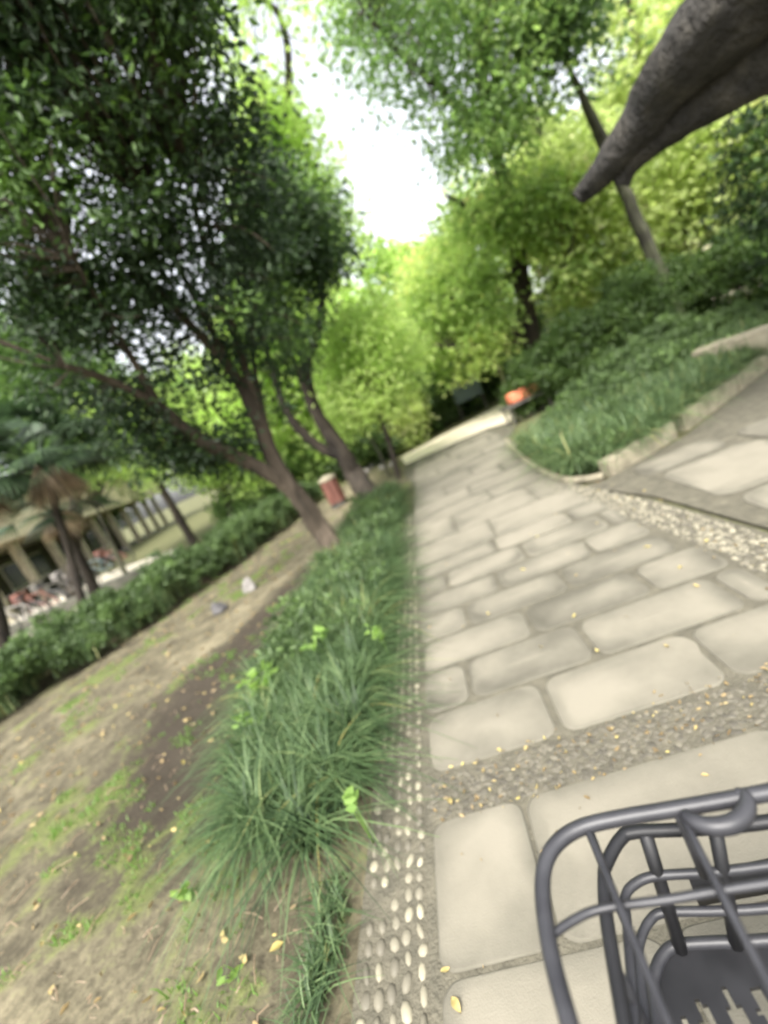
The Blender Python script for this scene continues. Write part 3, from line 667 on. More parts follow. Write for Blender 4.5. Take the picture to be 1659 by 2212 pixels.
# saplings beyond the left plants
def sapling(px, py, tx, ty, mx_, my, d, r, label, crown=None, mat='l_lime', n=60, bark='bark_dark'):
    b = gr(px, py); b.z = -.03; d = (b-Vector((0, 0, EYE))).length if d is None else d
    st = [([b, at(mx_, my, d), at(tx, ty, d)], [r, r*.85, r*.6])]
    if crown is None: crown = [(tx-60, ty-90), (tx+40, ty-90), (tx+50, ty), (tx-30, ty+20)]
    cc = crown_pts(crown, d-1.2, d+1.2, n, 1, .9, -.2)
    return make_tree('slender_tree', label, st, [(cc, 34, .35, .11, .45, mat, .3, 'patch')], bark, ntw=25)
sapling(432, 1195, 330, 1025, 385, 1115, None, .12, 'slim dark trunk leaning left behind the left plants, nearest the two rocks', [(180, 860), (330, 830), (460, 850), (560, 930), (480, 1030), (330, 1050), (220, 1000)], 'l_lime', 190)
sapling(272, 1240, 210, 1100, 245, 1180, None, .085, 'thin yellowish trunk between the palms and the slim dark trunk', [(90, 860), (260, 880), (300, 1000), (200, 1060), (100, 1000)], 'l_mid', 110, 'bark_moss')
sapling(512, 1155, 470, 1010, 495, 1090, None, .11, 'slender trunk in the left plants close to the forking trunk', [(400, 850), (560, 860), (610, 960), (560, 1060), (430, 1040)], 'l_lime', 170)
sapling(862, 1035, 800, 830, 838, 950, None, .055, 'thin leaning sapling between grass strip and pale road', [(700, 700), (820, 660), (900, 740), (880, 860), (800, 900), (720, 860)], 'l_lime', 200)
sapling(842, 1030, 760, 900, 812, 965, None, .035, 'thinnest pale sapling beside the grass strip end', [(690, 800), (780, 800), (800, 900), (730, 940)], 'l_lime', 90, 'bark_moss')

# big yellowing tree beyond the path
D0 = 13.0
bD = Vector((at(1172, 812, 13.5).x, at(1172, 812, 13.5).y, -.05))
stemsD = [([bD, at(1168, 800, D0+.3), at(1152, 740, D0), at(1135, 660, D0), at(1120, 560, D0-.3), at(1100, 440, D0-1), at(1065, 300, D0-2.2), at(1042, 150, D0-3.2), at(1085, -30, D0-3.8)], [.42, .34, .27, .22, .18, .14, .11, .08, .03]),
          (A((1065, 300, D0-2.2), (980, 220, D0-3), (880, 130, D0-3.5), (790, 30, D0-3.8)), [.09, .06, .04, .015]),
          (A((1050, 200, D0-2.8), (1120, 120, D0-3.3), (1210, 20, D0-3.6)), [.08, .05, .02]),
          (A((1135, 690, D0), (1100, 740, D0-.8), (1020, 750, D0-1.5), (940, 745, D0-2)), [.11, .08, .06, .03]),
          (A((1128, 640, D0), (1170, 640, D0-.5), (1205, 600, D0-1), (1240, 520, D0-1.5)), [.11, .09, .06, .03]),
          (A((1120, 600, D0-.3), (1060, 600, D0-1), (1000, 640, D0-1.5), (940, 640, D0-2)), [.1, .08, .05, .02]),
          (A((1110, 500, D0-.8), (1020, 450, D0-1.5), (960, 420, D0-2)), [.09, .06, .02])]
ccD = crown_pts([(880, 560), (960, 480), (1100, 380), (1210, 400), (1270, 560), (1210, 660), (1150, 720), (1060, 790), (980, 830), (900, 810), (870, 700)], 10.5, 14, 800, .8, .9, .02)
ccD = ccD[[i for i, c in enumerate(ccD) if not (1075 < proj(c)[0] < 1215 and proj(c)[1] > 520 and np.linalg.norm(c) < 15)]]
ccD2 = crown_pts([(740, -120), (1270, -120), (1200, 90), (1170, 260), (1100, 330), (1010, 350), (960, 470), (950, 330), (860, 290), (800, 200), (745, 110)], 8.3, 11, 330, .9, .72, 0)
make_tree('yellowing_tree', 'large tree with thick dark trunk beyond the path, yellow-green below and dark green above', stemsD, [(ccD, 26, .5, .15, .5, 'l_yellow', .3, 'patch'), (ccD2, 44, .45, .1, .5, 'l_mid', .3, 'patch')], 'bark_dark', ntw=160)
# green trees behind it, left of the sky gap and centre
def backtree(name, label, px, py, d, r, poly, d0, d1, n, mat, size=.17, bark='bark_dark', per=24, top=None, rad=.6):
    b = at(px, py, d); b.z = -.05
    cx = sum(p[0] for p in poly)/len(poly); cy = sum(p[1] for p in poly)/len(poly)
    t = at(cx, cy, (d0+d1)/2); t2 = at(*(top or (cx-60, cy-150)), (d0+d1)/2)
    st = [([b, b.lerp(t, .5)+Vector((.2, 0, .3)), t, t2], [r, r*.75, r*.5, r*.15])]
    for k in range(5):
        q = at(random.uniform(min(p[0] for p in poly), max(p[0] for p in poly)), random.uniform(min(p[1] for p in poly), max(p[1] for p in poly)), random.uniform(d0, d1))
        s = b.lerp(t, random.uniform(.6, 1)); st.append(([s, s.lerp(q, .5)+Vector((0, 0, .3)), q], [r*.4, r*.28, r*.08]))
    cc = crown_pts(poly, d0, d1, n, .55, .95, 0)
    return make_tree(name, label, st, [(cc, per, rad, size, .5, mat, .3, 'patch')], bark, ntw=50)
backtree('lime_tree', 'bright lime-green tree in the middle distance under the sky gap', 850, 960, 17, .2, [(690, 720), (740, 600), (800, 520), (900, 520), (980, 560), (990, 760), (930, 860), (860, 880), (760, 900), (700, 860)], 15, 18, 620, 'l_lime', .2)
backtree('pale_tree', 'pale light-green tree showing behind the dark leaf roof', 640, 1080, 21, .25, [(540, 200), (620, 250), (740, 340), (770, 480), (740, 640), (640, 760), (560, 600), (520, 400)], 19, 22, 420, 'l_lime', .22, rad=.8)
backtree('green_tree', 'green tree behind the forked stems on the left', 640, 1100, 16, .22, [(520, 640), (700, 680), (760, 900), (740, 1000), (640, 1060), (560, 1000), (480, 820)], 12, 17, 900, 'l_lime', .18)
backtree('green_tree', 'green tree far left behind the palm and the leaf roof', 120, 1240, 18, .22, [(-40, 700), (150, 760), (300, 820), (420, 860), (400, 1000), (200, 1020), (0, 980), (-60, 860)], 13, 18, 750, 'l_mid', .18)
backtree('pale_tree', 'pale yellow-green tree filling the right side behind the slender trunk', 1500, 640, 17, .3, [(1180, 420), (1300, 300), (1420, 260), (1560, 200), (1800, 120), (1800, 560), (1660, 600), (1500, 640), (1330, 680), (1230, 700), (1190, 600)], 12, 16, 1250, 'l_pale', .18)
backtree('green_tree', 'green tree between sky gap and the thick limb', 1260, 700, 15, .25, [(1080, 330), (1170, 260), (1260, 290), (1330, 330), (1290, 460), (1180, 480), (1090, 440)], 11.5, 14, 330, 'l_pale', .18)
backtree('pale_tree', 'thin pale tree beyond the top right sky gap', 1420, 700, 22, .2, [(1270, -100), (1560, -100), (1480, 60), (1380, 230), (1270, 270), (1290, 60)], 18, 21, 150, 'l_pale', .22, rad=.7)
backtree('pale_tree', 'thin pale tree seen through the streaked sky at the top', 600, 1090, 24, .25, [(470, -100), (720, -100), (720, 200), (760, 290), (650, 330), (560, 260), (480, 100)], 18, 24, 80, 'l_lime', .25, rad=.8)
# slender trunk on the right
b = gr(1494, 748); b.z = -.03
make_tree('slender_tree', 'slender dark trunk rising behind the right bed to the thick limb', [([b, at(1445, 640, 10.6), at(1400, 530, 10.5), at(1352, 420, 10.4), at(1300, 300, 10.2), at(1230, 150, 9.8)], [.15, .125, .11, .1, .08, .04])],
          [(crown_pts([(1150, -50), (1300, -50), (1330, 120), (1250, 220), (1170, 150)], 9, 11, 120, .8, .95, 0), 26, .4, .12, .5, 'l_mid', .3, 'patch')], 'bark_moss', ntw=20)
# heavy limbs coming in from the right
bR = Vector((5.2, 3.4, -.05))
stemsR = [([bR, Vector((5.1, 3.4, 2.0)), Vector((4.6, 3.3, 4.2)), at(1860, -330, 4.6), at(1720, -190, 4.3), at(1590, -20, 4.3), at(1472, 125, 4.3), at(1398, 246, 4.4), at(1308, 365, 4.5), at(1262, 412, 4.6), at(1247, 428, 4.6)], [.6, .55, .52, .48, .41, .3, .205, .14, .1, .07, .05]),
          ([Vector((4.9, 3.35, 3.2)), at(1960, -60, 4.8), at(1780, 40, 4.6), at(1650, 112, 4.5), at(1525, 208, 4.5), at(1430, 290, 4.5), at(1362, 352, 4.5), at(1342, 400, 4.5)], [.4, .3, .25, .215, .16, .11, .085, .055])]
make_tree('leaning_tree', 'huge dark tree leaning in from the right edge with two thick bare limbs', stemsR,
          [(crown_pts([(1750, -500), (2100, -500), (2100, -100), (1800, -150)], 4.5, 7, 120, 1, 0, -.3), 30, .3, .09, .45, 'l_dark', .3, 'patch')], 'bark_grey', ntw=0, tj=.35)

# dark understorey and hedge bushes at the far side of the road
UG = 'dark shrubs beyond the pale road'
ul = ['dark shrub left of the pale road', 'dark shrub at the far left edge of the pale road', 'dark shrub in the middle of the far road edge', 'dark shrub beside the slate board', 'dark tall shrub behind the orange box', 'dark shrub at the foot of the thick dark trunk']
for k, (px, py, d, rx, h) in enumerate([(800, 1000, 13, 1.0, 1.3), (880, 950, 14, 1.3, 1.6), (960, 925, 15, 1.4, 2.0), (1040, 890, 16, 1.3, 2.2), (1110, 850, 17, 1.4, 2.7), (1215, 800, 17, 1.5, 2.6)]):
    p = at(px, py, d); shrub('dark_shrub', p.x, p.y, rx, 1.0, h, 300, 26, .13, 'l_hedge', ul[k], 'shrub', UG, seed=k*5)
p = at(1660, 610, 8.2); shrub('evergreen_shrub', p.x+1.05, p.y-.2, 1.0, .8, 3.3, 520, 34, .08, 'l_dark', 'very dark tall evergreen at the right edge below the thick limbs', seed=4)
p = gr(690, 1075); shrub('green_shrub', p.x-.6, p.y+1.6, .9, .8, 1.5, 300, 26, .12, 'l_mid', 'rounded green shrub between the two leaning trees')
p = at(575, 1075, 12.5); shrub('green_shrub', p.x, p.y, 1.5, 1.0, 1.6, 300, 26, .12, 'l_mid', 'green shrub just left of the forking trunk, behind the low plants', seed=12)
p = at(850, 900, 13.5); shrub('pale_shrub', p.x, p.y-.6, .8, .7, 2.0, 220, 22, .12, 'l_pale', 'pale flowering shrub before the dark shrubs')
# woodland closing the view all round
WG = 'trees in the wood round the garden'
def wood_tree(x, y, h, r, mat, label):
    base = Vector((x, y, -.05)); cc = []
    while len(cc) < 330:
        v = Vector(rng.normal(size=3)).normalized()*random.uniform(.3, 1)**.4
        k = 1+.6*noise.noise(v*1.4+base*.3); p = base+Vector((v.x*r*k, v.y*r*k, h*.58+v.z*h*.46*k))
        if p.z < .8: continue
        q = proj(p)
        if q[2] > 0 and any(inpoly(q[0], q[1], g_) for g_ in GAPS): continue
        cc.append(tuple(p))
    top = base+Vector((random.gauss(0, .5), random.gauss(0, .5), h*.8)); mid = base.lerp(top, .5)+Vector((random.gauss(0, .3), random.gauss(0, .3), 0))
    st = [([base, mid, top], [h*.028, h*.02, h*.006])]
    for _ in range(5):
        q = Vector(cc[random.randrange(len(cc))]); s = base.lerp(top, random.uniform(.3, .7)); st.append(([s, s.lerp(q, .5)+Vector((0, 0, .3)), q], [h*.01, h*.008, h*.002]))
    make_tree('wood_tree', label, st, [(np.array(cc), 22, .8, .3, .55, mat, .3, 'patch')], 'bark_dark', group=WG, ntw=0)
pl = [(-24, 30, 10, 4, 'l_mid', 'mid-green wood tree far left behind the cream building'), (-15, 34, 11, 4.5, 'l_lime', 'light green wood tree left of the forked stems, far back'), (-8, 30, 9, 4, 'l_lime', 'mid-green wood tree far behind the forked stems'),
      (-3.5, 33, 9, 4, 'l_lime', 'light green wood tree far behind the grass strip'), (1.5, 36, 9, 4.2, 'l_lime', 'mid-green wood tree at the very end of the path'), (7, 34, 12, 4.5, 'l_yellow', 'yellowish wood tree far behind the thick dark trunk'),
      (13, 30, 12, 4.5, 'l_pale', 'mid-green wood tree far right behind the hedge'), (17, 22, 12, 4.5, 'l_pale', 'pale wood tree right behind the hedge'), (18, 14, 12, 4.5, 'l_mid', 'mid-green wood tree at the right edge of the photo'), (-32, 22, 10, 4.5, 'l_mid', 'mid-green wood tree at the left edge behind the palm')]
for a_ in pl: wood_tree(*a_)

# ------------------------------------------------------------------ palms on the left
def palm(base, top, rad, label, crown_r, dead=170, green=26, seed=1, skirt=.6):
    e = empty('fan_palm', (base.x, base.y, 0), label, 'palm', 'fan palms on the left'); random.seed(seed)
    mb = MB(); mid = base.lerp(top, .5)+Vector((.05, 0, 0)); limb(mb, [base, mid, top], [rad*1.1, rad*.85, rad], 12, .2, 8); mb.build('trunk', 'bark_dark', e, True)
    def fan(lst, o, dirv, L, spread, droop, n, w):
        side = dirv.cross(Vector((0, 0, 1))); 
        if side.length < .1: side = Vector((1, 0, 0))
        side.normalize()
        for k in range(n):
            a = (k/(n-1)-.5)*spread; d = (dirv*math.cos(a)+side*math.sin(a)).normalized(); prev = o
            ww = side.cross(d).cross(d).normalized()*w
            pts = [o+d*L*u+Vector((0, 0, -droop*L*u*u)) for u in (0, .35, .7, 1)]
            wd = [.4, 1, .8, .05]; base_i = len(lst.v)
            for p, q in zip(pts, wd): lst.v += [tuple(p-ww*q), tuple(p+ww*q)]
            tn = random.random()
            for i in range(3): lst.f.append((base_i+2*i, base_i+2*i+1, base_i+2*i+3, base_i+2*i+2)); lst.t.append(tn)
    g = MB(); dd = MB(); pt = MB()
    for k in range(green):
        a = random.uniform(0, 6.28); el = random.uniform(-.1, 1.2); d = Vector((math.cos(a)*math.cos(el), math.sin(a)*math.cos(el), math.sin(el)))
        o = top+d*crown_r*random.uniform(.45, .7); pt.tube([top, (top+o)/2+Vector((0, 0, .05)), o], [.018, .014, .01], 5); fan(g, o, d, crown_r*.55, 2.6, .5, 22, .022)
    for k in range(dead//5):
        a = random.uniform(0, 6.28); z = random.uniform(-.15, .1); o = top+Vector((math.cos(a)*rad*1.6, math.sin(a)*rad*1.6, z))
        d = Vector((math.cos(a)*.55, math.sin(a)*.55, -1)).normalized(); fan(dd, o, d, crown_r*skirt*random.uniform(.6, 1.0), 1.0, .1, 10, .014)
    pt.build('leaf_stalks', 'palm', e, False, True); g.build('green_fronds', 'palm', e, False, True); dd.build('dead_fronds', 'frond', e, False, True)
bP = gr(165, 1325); kd = .72
bP = Vector((bP.x*kd, bP.y*kd, 0)); dP = (bP-Vector((0, 0, EYE))).length
palm(Vector((bP.x, bP.y, -.03)), at(92, 1010, dP*1.0), .07, 'nearer fan palm with thin black trunk and brown hanging dead fronds', 1.35, 110, 46, 3)
bQ = gr(208, 1292); bQ = Vector((bQ.x*.8, bQ.y*.8, 0)); dQ = (bQ-Vector((0, 0, EYE))).length
palm(Vector((bQ.x, bQ.y, -.03)), at(120, 1110, dQ), .115, 'second fan palm with thicker brown trunk leaning left behind the nearer one', 1.1, 60, 22, 5)
bS = Vector((at(-60, 1340, 10).x, at(-60, 1340, 10).y, 0)); 
palm(Vector((bS.x, bS.y, -.03)), at(-95, 1060, 10), .14, 'fan palm at the left edge of the photo with brown skirt of fronds', 1.3, 200, 20, 9)
random.seed(11)

# ------------------------------------------------------------------ cream building and garden wall far left
qa = at(-80, 1210, 21); qb = at(345, 1085, 44)
qa = Vector((qa.x, qa.y, 0)); qb = Vector((qb.x, qb.y, 0)); dv = (qb-qa).normalized(); nv = Vector((dv.y, -dv.x, 0)); Lb = (qb-qa).length; rzb = math.atan2(dv.y, dv.x)
if nv.dot(-qa) < 0: nv = -nv
e = empty('building', qa.to_tuple(), 'long low cream building with a dark open front behind the palms', 'building')
def bl(u, w, z): return qa+dv*u-nv*w+Vector((0, 0, z))
mb = MB(); mb.box(bl(Lb/2, 3, 3.75), (Lb+1, 6.6, 1.9), rzb); mb.build('fascia', 'plaster', e)
mb = MB(); mb.box(bl(Lb/2, 5, 1.4), (Lb, 1.0, 2.76), rzb); mb.build('back_wall', 'wall_dark', e)
mb = MB(); mb.box(bl(Lb/2, 3, 4.8), (Lb+1.6, 7.4, .18), rzb); mb.build('roof', 'wall_dark', e)
k = 0; u = .6
while u < Lb:
    mb = MB(); mb.box(bl(u, .2, 1.39), (.3, .3, 2.78), rzb); mb.build('pillar', 'stone', e); u += 2.6; k += 1
u = 1.9
while u < Lb-1.5:
    mb = MB(); mb.box(bl(u, 4.46, 1.5), (1.5, .08, 1.5), rzb); w = mb.build('window', 'white', e); mb = MB(); mb.box(bl(u, 4.4, 1.5), (1.3, .06, 1.3), rzb); pn = mb.build('pane', 'window'); pn.parent = w; pn.location = (-e.location); u += 2.6
w1 = gr(330, 1215); w2 = gr(-20, 1318); w1 = Vector((w1.x*.8, w1.y*.8, 0)); w2 = at(-60, 1325, 17); w2.z = 0
mb = MB(); dw = (w2-w1); mb.box((w1+w2)/2+Vector((0, 0, .13)), (dw.length, .35, .3), math.atan2(dw.y, dw.x))
tag(bevel(mb.build('garden_wall', 'wall_dark'), .02), 'low dark stone wall along the pale pavement behind the palms', 'wall')
# bicycles standing by the far pavement
def bicycle(x, y, rz, col, label):
    e = empty('parked_bicycle', (x, y, 0), label, 'bicycle', 'bicycles parked behind the palms')
    def T(a, z, s=0): return Vector((x+a*math.cos(rz)-s*math.sin(rz), y+a*math.sin(rz)+s*math.cos(rz), z))
    for a in (-.52, .52):
        mb = MB(); mb.tube([T(a+.33*math.cos(t_), .34+.33*math.sin(t_)) for t_ in np.linspace(0, 2*math.pi, 20, endpoint=False)], .022, 6, 0, True)
        for t_ in np.linspace(0, math.pi, 5, endpoint=False): mb.tube([T(a+.32*math.cos(t_), .34+.32*math.sin(t_)), T(a-.32*math.cos(t_), .34-.32*math.sin(t_))], .004, 4)
        mb.build('wheel', 'black', e)
    mb = MB()
    for p, q in [((-.52, .34), (-.2, .75)), ((-.2, .75), (.38, .8)), ((-.08, .32), (.38, .76)), ((-.08, .32), (-.22, .85)), ((-.52, .34), (-.08, .32)), ((.36, .9), (.52, .34))]: mb.tube([T(*p), T(*q)], .02, 6)
    mb.build('frame', col, e)
    mb = MB(); mb.tube([T(.36, .9), T(.34, 1.02)], .015, 6); mb.tube([T(.25, 1.05, -.28), T(.34, 1.02, 0), T(.25, 1.05, .28)], .014, 6); mb.build('handlebar', 'darkmetal', e)
    mb = MB(); mb.box(T(-.24, .9), (.25, .14, .06), rz); bevel(mb.build('saddle', 'black', e), .02)
    mb = MB(); mb.box(T(.55, .87), (.26, .32, .24), rz); bevel(mb.build('basket', col, e), .02)
cl = ['rock', 'red', 'darkmetal', 'rock', 'slate', 'red']; cn = ['grey-framed bicycle parked leftmost behind the palms', 'dull red bicycle parked second from the left behind the palms', 'dark bicycle parked third from the left behind the palms', 'grey-framed bicycle parked just left of the black palm trunk', 'slate-blue bicycle parked right of the black palm trunk', 'dull red bicycle parked near the yellowish trunk']
for k in range(6):
    p = at(20+45*k+random.uniform(-6, 6), 1290-20*k, 14.5+1.2*k); bicycle(p.x, p.y, rzb+1.2+random.uniform(-.2, .2), cl[k], cn[k])

# ------------------------------------------------------------------ things at the end of the path
# orange box on a dark bench
c = at(1128, 850, 9.3); bx = Vector((c.x, c.y, 0)); ax = Vector((.95, .3, 0)).normalized(); rzo = math.atan2(ax.y, ax.x)
e = empty('bench', bx, 'dark low bench with thin legs under the orange box at the path end', 'bench')
zt = c.z-.1
mb = MB(); mb.box((bx.x, bx.y, zt-.03), (.95, .34, .05), rzo); bevel(mb.build('seat', 'darkmetal', e), .01)
for s in (-1, 1):
    for q in (-1, 1):
        mb = MB(); o_ = bx+ax*.42*s+Vector((-ax.y, ax.x, 0))*.13*q; mb.tube([(o_.x, o_.y, 0), (o_.x, o_.y, zt-.05)], .018, 8); mb.build('leg', 'darkmetal', e)
mb = MB(); mb.box((bx.x, bx.y, zt+.1), (.62, .24, .2), rzo); o = bevel(mb.build('orange_box', 'orange'), .05, 4); tag(o, 'bright orange rounded box resting on the dark bench at the path end', 'box')
# red slatted bin
p = gr(735, 1092); e = empty('litter_bin', (p.x, p.y, 0), 'red slatted litter bin between the two leaning trees', 'bin')
for k in range(10):
    a = k/10*2*math.pi; mb = MB(); mb.box((p.x+.16*math.cos(a), p.y+.16*math.sin(a), .33), (.02, .085, .46), a); mb.build('slat', 'red', e)
mb = MB(); mb.tube([(p.x, p.y, 0), (p.x, p.y, .08)], .17, 16); mb.build('base', 'darkmetal', e)
mb = MB(); mb.tube([(p.x, p.y, .57), (p.x, p.y, .61), (p.x, p.y, .66)], [.19, .18, .06], 16); mb.build('lid', 'stone', e)
# slate-blue board
p = at(1015, 862, 14.2); e = empty('notice_board', (p.x, p.y, 0), 'slate-blue board standing among the dark shrubs beyond the road', 'board')
mb = MB(); mb.box((p.x, p.y, 1.15), (.9, .06, 1.3), .2); bevel(mb.build('panel', 'slate', e), .01)
for s in (-.4, .4):
    mb = MB(); mb.tube([(p.x+s, p.y+s*.2+.06, 0), (p.x+s, p.y+s*.2+.06, 1.85)], .03, 8); mb.build('post', 'darkmetal', e)
# pale poles by the orange box
for px, py, tx, ty, lb_ in [(1103, 862, 1062, 770, 'thin pale pole left of the orange box'), (1128, 850, 1090, 745, 'thin grey pole in front of the darkest shrub'), (1150, 835, 1118, 740, 'pale pole at the right end of the orange box')]:
    d = 12.5; a = at(px, py, d); a = Vector((a.x, a.y, 0)); mb = MB(); mb.tube([a, a+Vector((0, 0, 2.2)), a+Vector((.02, 0, 2.9))], [.04, .036, .03], 8)
    mb.tube([a+Vector((.02, 0, 2.9)), a+Vector((.02, 0, 2.95))], [.05, .045], 8); tag(mb.build('pole', 'stone', None, True), lb_, 'pole', 'poles at the path end')
# pale stones at the sapling feet
for px, py, s in [(790, 1022, .12), (806, 1008, .14), (826, 1012, .1), (778, 1036, .09), (848, 1004, .1)]:
    rock(px, py, (s, s*.8, s*.8), 'rock', {790: 'pale stone at the foot of the thinnest sapling', 806: 'largest pale stone in the row beside the saplings', 826: 'pale stone between the two saplings', 778: 'small pale stone nearest the forked tree', 848: 'pale stone next to the leaning sapling, right end of the row'}[px])

# ------------------------------------------------------------------ bicycle with wire basket, bottom right
E0 = empty('bicycle', (.14, .3, 0), 'bicycle carrying a dark wire basket, cut off at the bottom right', 'bicycle')
bk = mesh('basket', [(0, 0, 0)], [], 'coated', E0)
bk.data.clear_geometry()
def loop(L, z, xr, yn, r, x_in=None):
    """visible run of a ring, carried on round the unseen right and near sides"""
    P_ = [gr(a, b_, z) for a, b_ in L]; x0 = P_[0].x; yf = P_[-1].y
    far = Vector((xr-.05, yf-.01, z))
    rest = [far, Vector((xr-.015, yf-.03, z)), Vector((xr, yf-.07, z)), Vector((xr, yn+.05, z)), Vector((xr-.05, yn, z)), Vector((x0+.05, yn, z)), Vector((x0, yn+.04, z))]
    a, _ = smooth_pts(P_+rest+[P_[0]], [1]*(len(P_)+8), 6); return a[:-1]
lid = loop([(1235, 2230), (1190, 2060), (1172, 1930), (1180, 1860), (1210, 1815), (1262, 1785), (1350, 1765), (1460, 1747), (1659, 1712)], .90, .34, .02, 0)
l2 = loop([(1349, 2212), (1311, 1990), (1305, 1895), (1311, 1864), (1340, 1813), (1374, 1797), (1513, 1790), (1659, 1775)], .815, .32, .06, 0)
l3 = loop([(1372, 2212), (1354, 1990), (1351, 1936), (1374, 1908), (1419, 1892), (1540, 1884), (1659, 1870)], .76, .31, .07, 0)
l4 = loop([(1400, 2240), (1381, 2080), (1384, 2030), (1403, 1990), (1434, 1971), (1540, 1968), (1659, 1962)], .70, .30, .08, 0)
fl = loop([(1425, 2240), (1412, 2130), (1416, 2100), (1430, 2068), (1460, 2043), (1540, 2036), (1659, 2031)], .65, .29, .09, 0)
def sub(name, mb, mat='coated'):
    o = mb.build(name, mat, None, True); o.parent = bk; o.location = -Vector(E0.location); return o
mb = MB(); mb.tube(lid, .0076, 12, 0, True)
for l_, r_ in ((l2, .007), (l3, .0052), (l4, .0052)): pass
me_o = mb.build('rim_tmp', 'coated', None, True); bk.data = me_o.data.copy(); bk.data.transform(Matrix.Translation(-Vector(E0.location))); bpy.data.objects.remove(me_o)
for l_, r_ in ((l2, .007), (l3, .0052), (l4, .0052)):
    mb = MB(); mb.tube(l_, r_, 10, 0, True); sub('ring', mb, 'black' if l_ is l2 else 'coated')
def gl(L, z): return [gr(a, b_, z) for a, b_ in L]
mb = MB()
a, r_ = smooth_pts([gr(1183, 2028, .897), gr(1232, 1992, .893), gr(1300, 1963, .89), gr(1450, 1942, .893), gr(1659, 1908, .893), Vector((.335, gr(1659, 1908, .893).y-.02, .893))], [.0038]*6, 6); mb.tube(a, r_, 8); sub('cross_wire', mb)
for L in ([(1268, 1788), (1340, 1960), (1450, 2225)], [(1468, 1752), (1555, 1925), (1665, 2135)]):
    P_ = gl(L, .899); dd_ = (P_[-1]-P_[0]); P_.append(P_[0]+dd_*2.2); P_[1].z = .902; P_[-1].z = .9; mb = MB(); a, r_ = smooth_pts(P_, [.0036]*4, 6); mb.tube(a, r_, 8); sub('cross_wire', mb)
# struts from rim to lower rings
def strut(p, q, r, mat): mb = MB(); mb.tube([p, (p+q)/2, q], [r, r*.95, r], 8); sub('strut', mb, mat)
strut(gr(1270, 1788, .9), gr(1314, 1900, .815), .005, 'coated'); strut(gr(1464, 1755, .9), gr(1520, 1890, .76), .005, 'coated')
strut(gr(1394, 1800, .815), gr(1470, 2050, .65), .008, 'black'); strut(gr(1545, 1792, .815), gr(1590, 2040, .65), .008, 'black'); strut(gr(1308, 1890, .815), gr(1412, 2140, .65), .005, 'coated'); strut(gr(1330, 2090, .815), gr(1440, 2300, .65), .005, 'coated')
# floor tray with slots
def tray():
    import bmesh
    outer = [(p.x, p.y) for p in fl]; cx = sum(p[0] for p in outer)/len(outer); cy = sum(p[1] for p in outer)/len(outer)
    vs = []; fs = []; n = 60; x0, x1 = min(p[0] for p in outer), max(p[0] for p in outer); y0, y1 = min(p[1] for p in outer), max(p[1] for p in outer)
    idx = {}
    def vid(i, j):
        if (i, j) not in idx:
            idx[(i, j)] = len(vs); vs.append((x0+(x1-x0)*i/n, y0+(y1-y0)*j/n, .65))
        return idx[(i, j)]
    for i in range(n):
        for j in range(n):
            x = x0+(x1-x0)*(i+.5)/n; y = y0+(y1-y0)*(j+.5)/n
            if not inpoly(x, y, outer): continue
            u = (x-.015)/.03; w = (y-.01)/.06
            fu, fw = u-math.floor(u), w-math.floor(w)
            if x0+.03 < x < x1-.03 and y0+.03 < y < y1-.03 and abs(fu-.5)*1.7+abs(fw-.5)*1.2 < .5: continue
            fs.append((vid(i, j), vid(i+1, j), vid(i+1, j+1), vid(i, j+1)))
    me = bpy.data.meshes.new('tray'); me.from_pydata(vs, [], fs); me.materials.append(M['black'])
    o = bpy.data.objects.new('tray', me); link(o, bk); o.location = -Vector(E0.location); m_ = o.modifiers.new('s', 'SOLIDIFY'); m_.thickness = .006
tray()
mb = MB(); mb.tube(fl, .007, 8, 0, True); sub('tray_rim', mb, 'coated')
mb = MB()
q = [gr(a, b_, .70) for a, b_ in [(1500, 1875), (1760, 1850), (1780, 1925), (1500, 1935)]]
ang = -.05; mb.box((q[0]+q[2])/2, (.14, .004, .05), ang); sub('back_plate', mb, 'black')
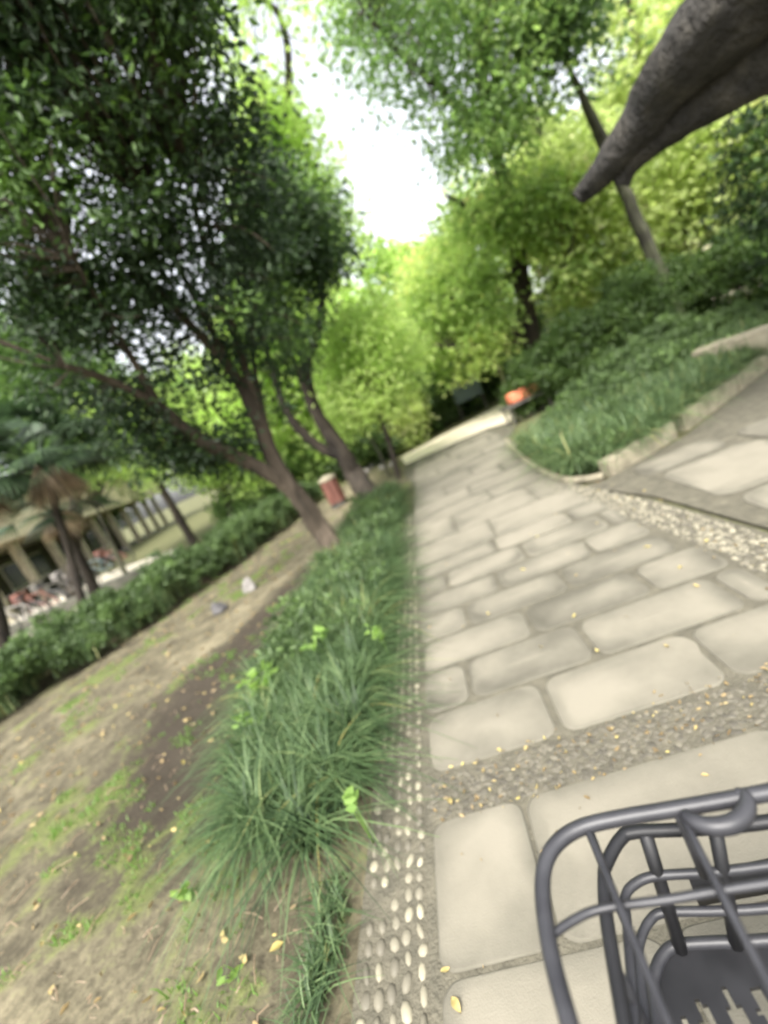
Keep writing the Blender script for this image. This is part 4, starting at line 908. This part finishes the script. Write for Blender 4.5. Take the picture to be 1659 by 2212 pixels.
# latch hook on the far rim
mb = MB(); H_ = [(1478, 1758), (1500, 1775), (1540, 1785), (1585, 1778), (1612, 1752), (1612, 1722), (1590, 1712)]
P_ = [gr(a, b_, .903) for a, b_ in H_]; a, r_ = smooth_pts(P_, [.0055, .0075, .0085, .0085, .0078, .0065, .005], 5); mb.tube(a, r_, 10); sub('latch', mb, 'coated')
# rest of the bicycle, mostly outside the picture
mb = MB(); mb.tube([(.17, .2, .645), (.19, .2, .60), (.27, .22, .45), (.34, .42, .33)], [.012, .014, .015, .014], 10); mb.tube([(.1, .2, .64), (.26, .2, .64)], .01, 8); mb.build('fork', 'darkmetal', E0, True)
mb = MB(); mb.tube([(.27, .22, .45), (.24, .05, .62), (.22, -.02, 1.0)], .018, 10); mb.tube([(-.1, -.22, 1.0), (.05, -.05, 1.02), (.22, -.02, 1.0), (.4, -.05, 1.02), (.55, -.22, 1.0)], .013, 10); mb.build('handlebar', 'darkmetal', E0, True)
mb = MB(); wc = Vector((.36, .4, .33)); dr = Vector((.12, .99, 0)).normalized()
mb.tube([wc+dr*.30*math.cos(t_)+Vector((0, 0, .30*math.sin(t_))) for t_ in np.linspace(0, 2*math.pi, 40, endpoint=False)], .026, 10, 0, True)
wh = mb.build('wheel', 'black', E0, True)
mb = MB()
for t_ in np.linspace(0, math.pi, 12, endpoint=False): mb.tube([wc+dr*.29*math.cos(t_)+Vector((0, 0, .29*math.sin(t_))), wc-dr*.29*math.cos(t_)-Vector((0, 0, .29*math.sin(t_)))], .0015, 4)
mb.tube([wc-Vector((.04, 0, 0)), wc+Vector((.04, 0, 0))], .02, 10); mb.build('spokes', 'coated', E0)
mb = MB(); mb.tube([(.26, .1, .55), (.3, -.35, .32), (.3, -.7, .33)], .02, 8); mb.tube([(.26, .05, .65), (.3, -.6, .85)], .018, 8); mb.build('frame', 'darkmetal', E0, True)
wc = Vector((.31, -.75, .33)); mb = MB(); mb.tube([wc+dr*.30*math.cos(t_)+Vector((0, 0, .30*math.sin(t_))) for t_ in np.linspace(0, 2*math.pi, 40, endpoint=False)], .026, 10, 0, True); mb.build('wheel', 'black', E0, True)
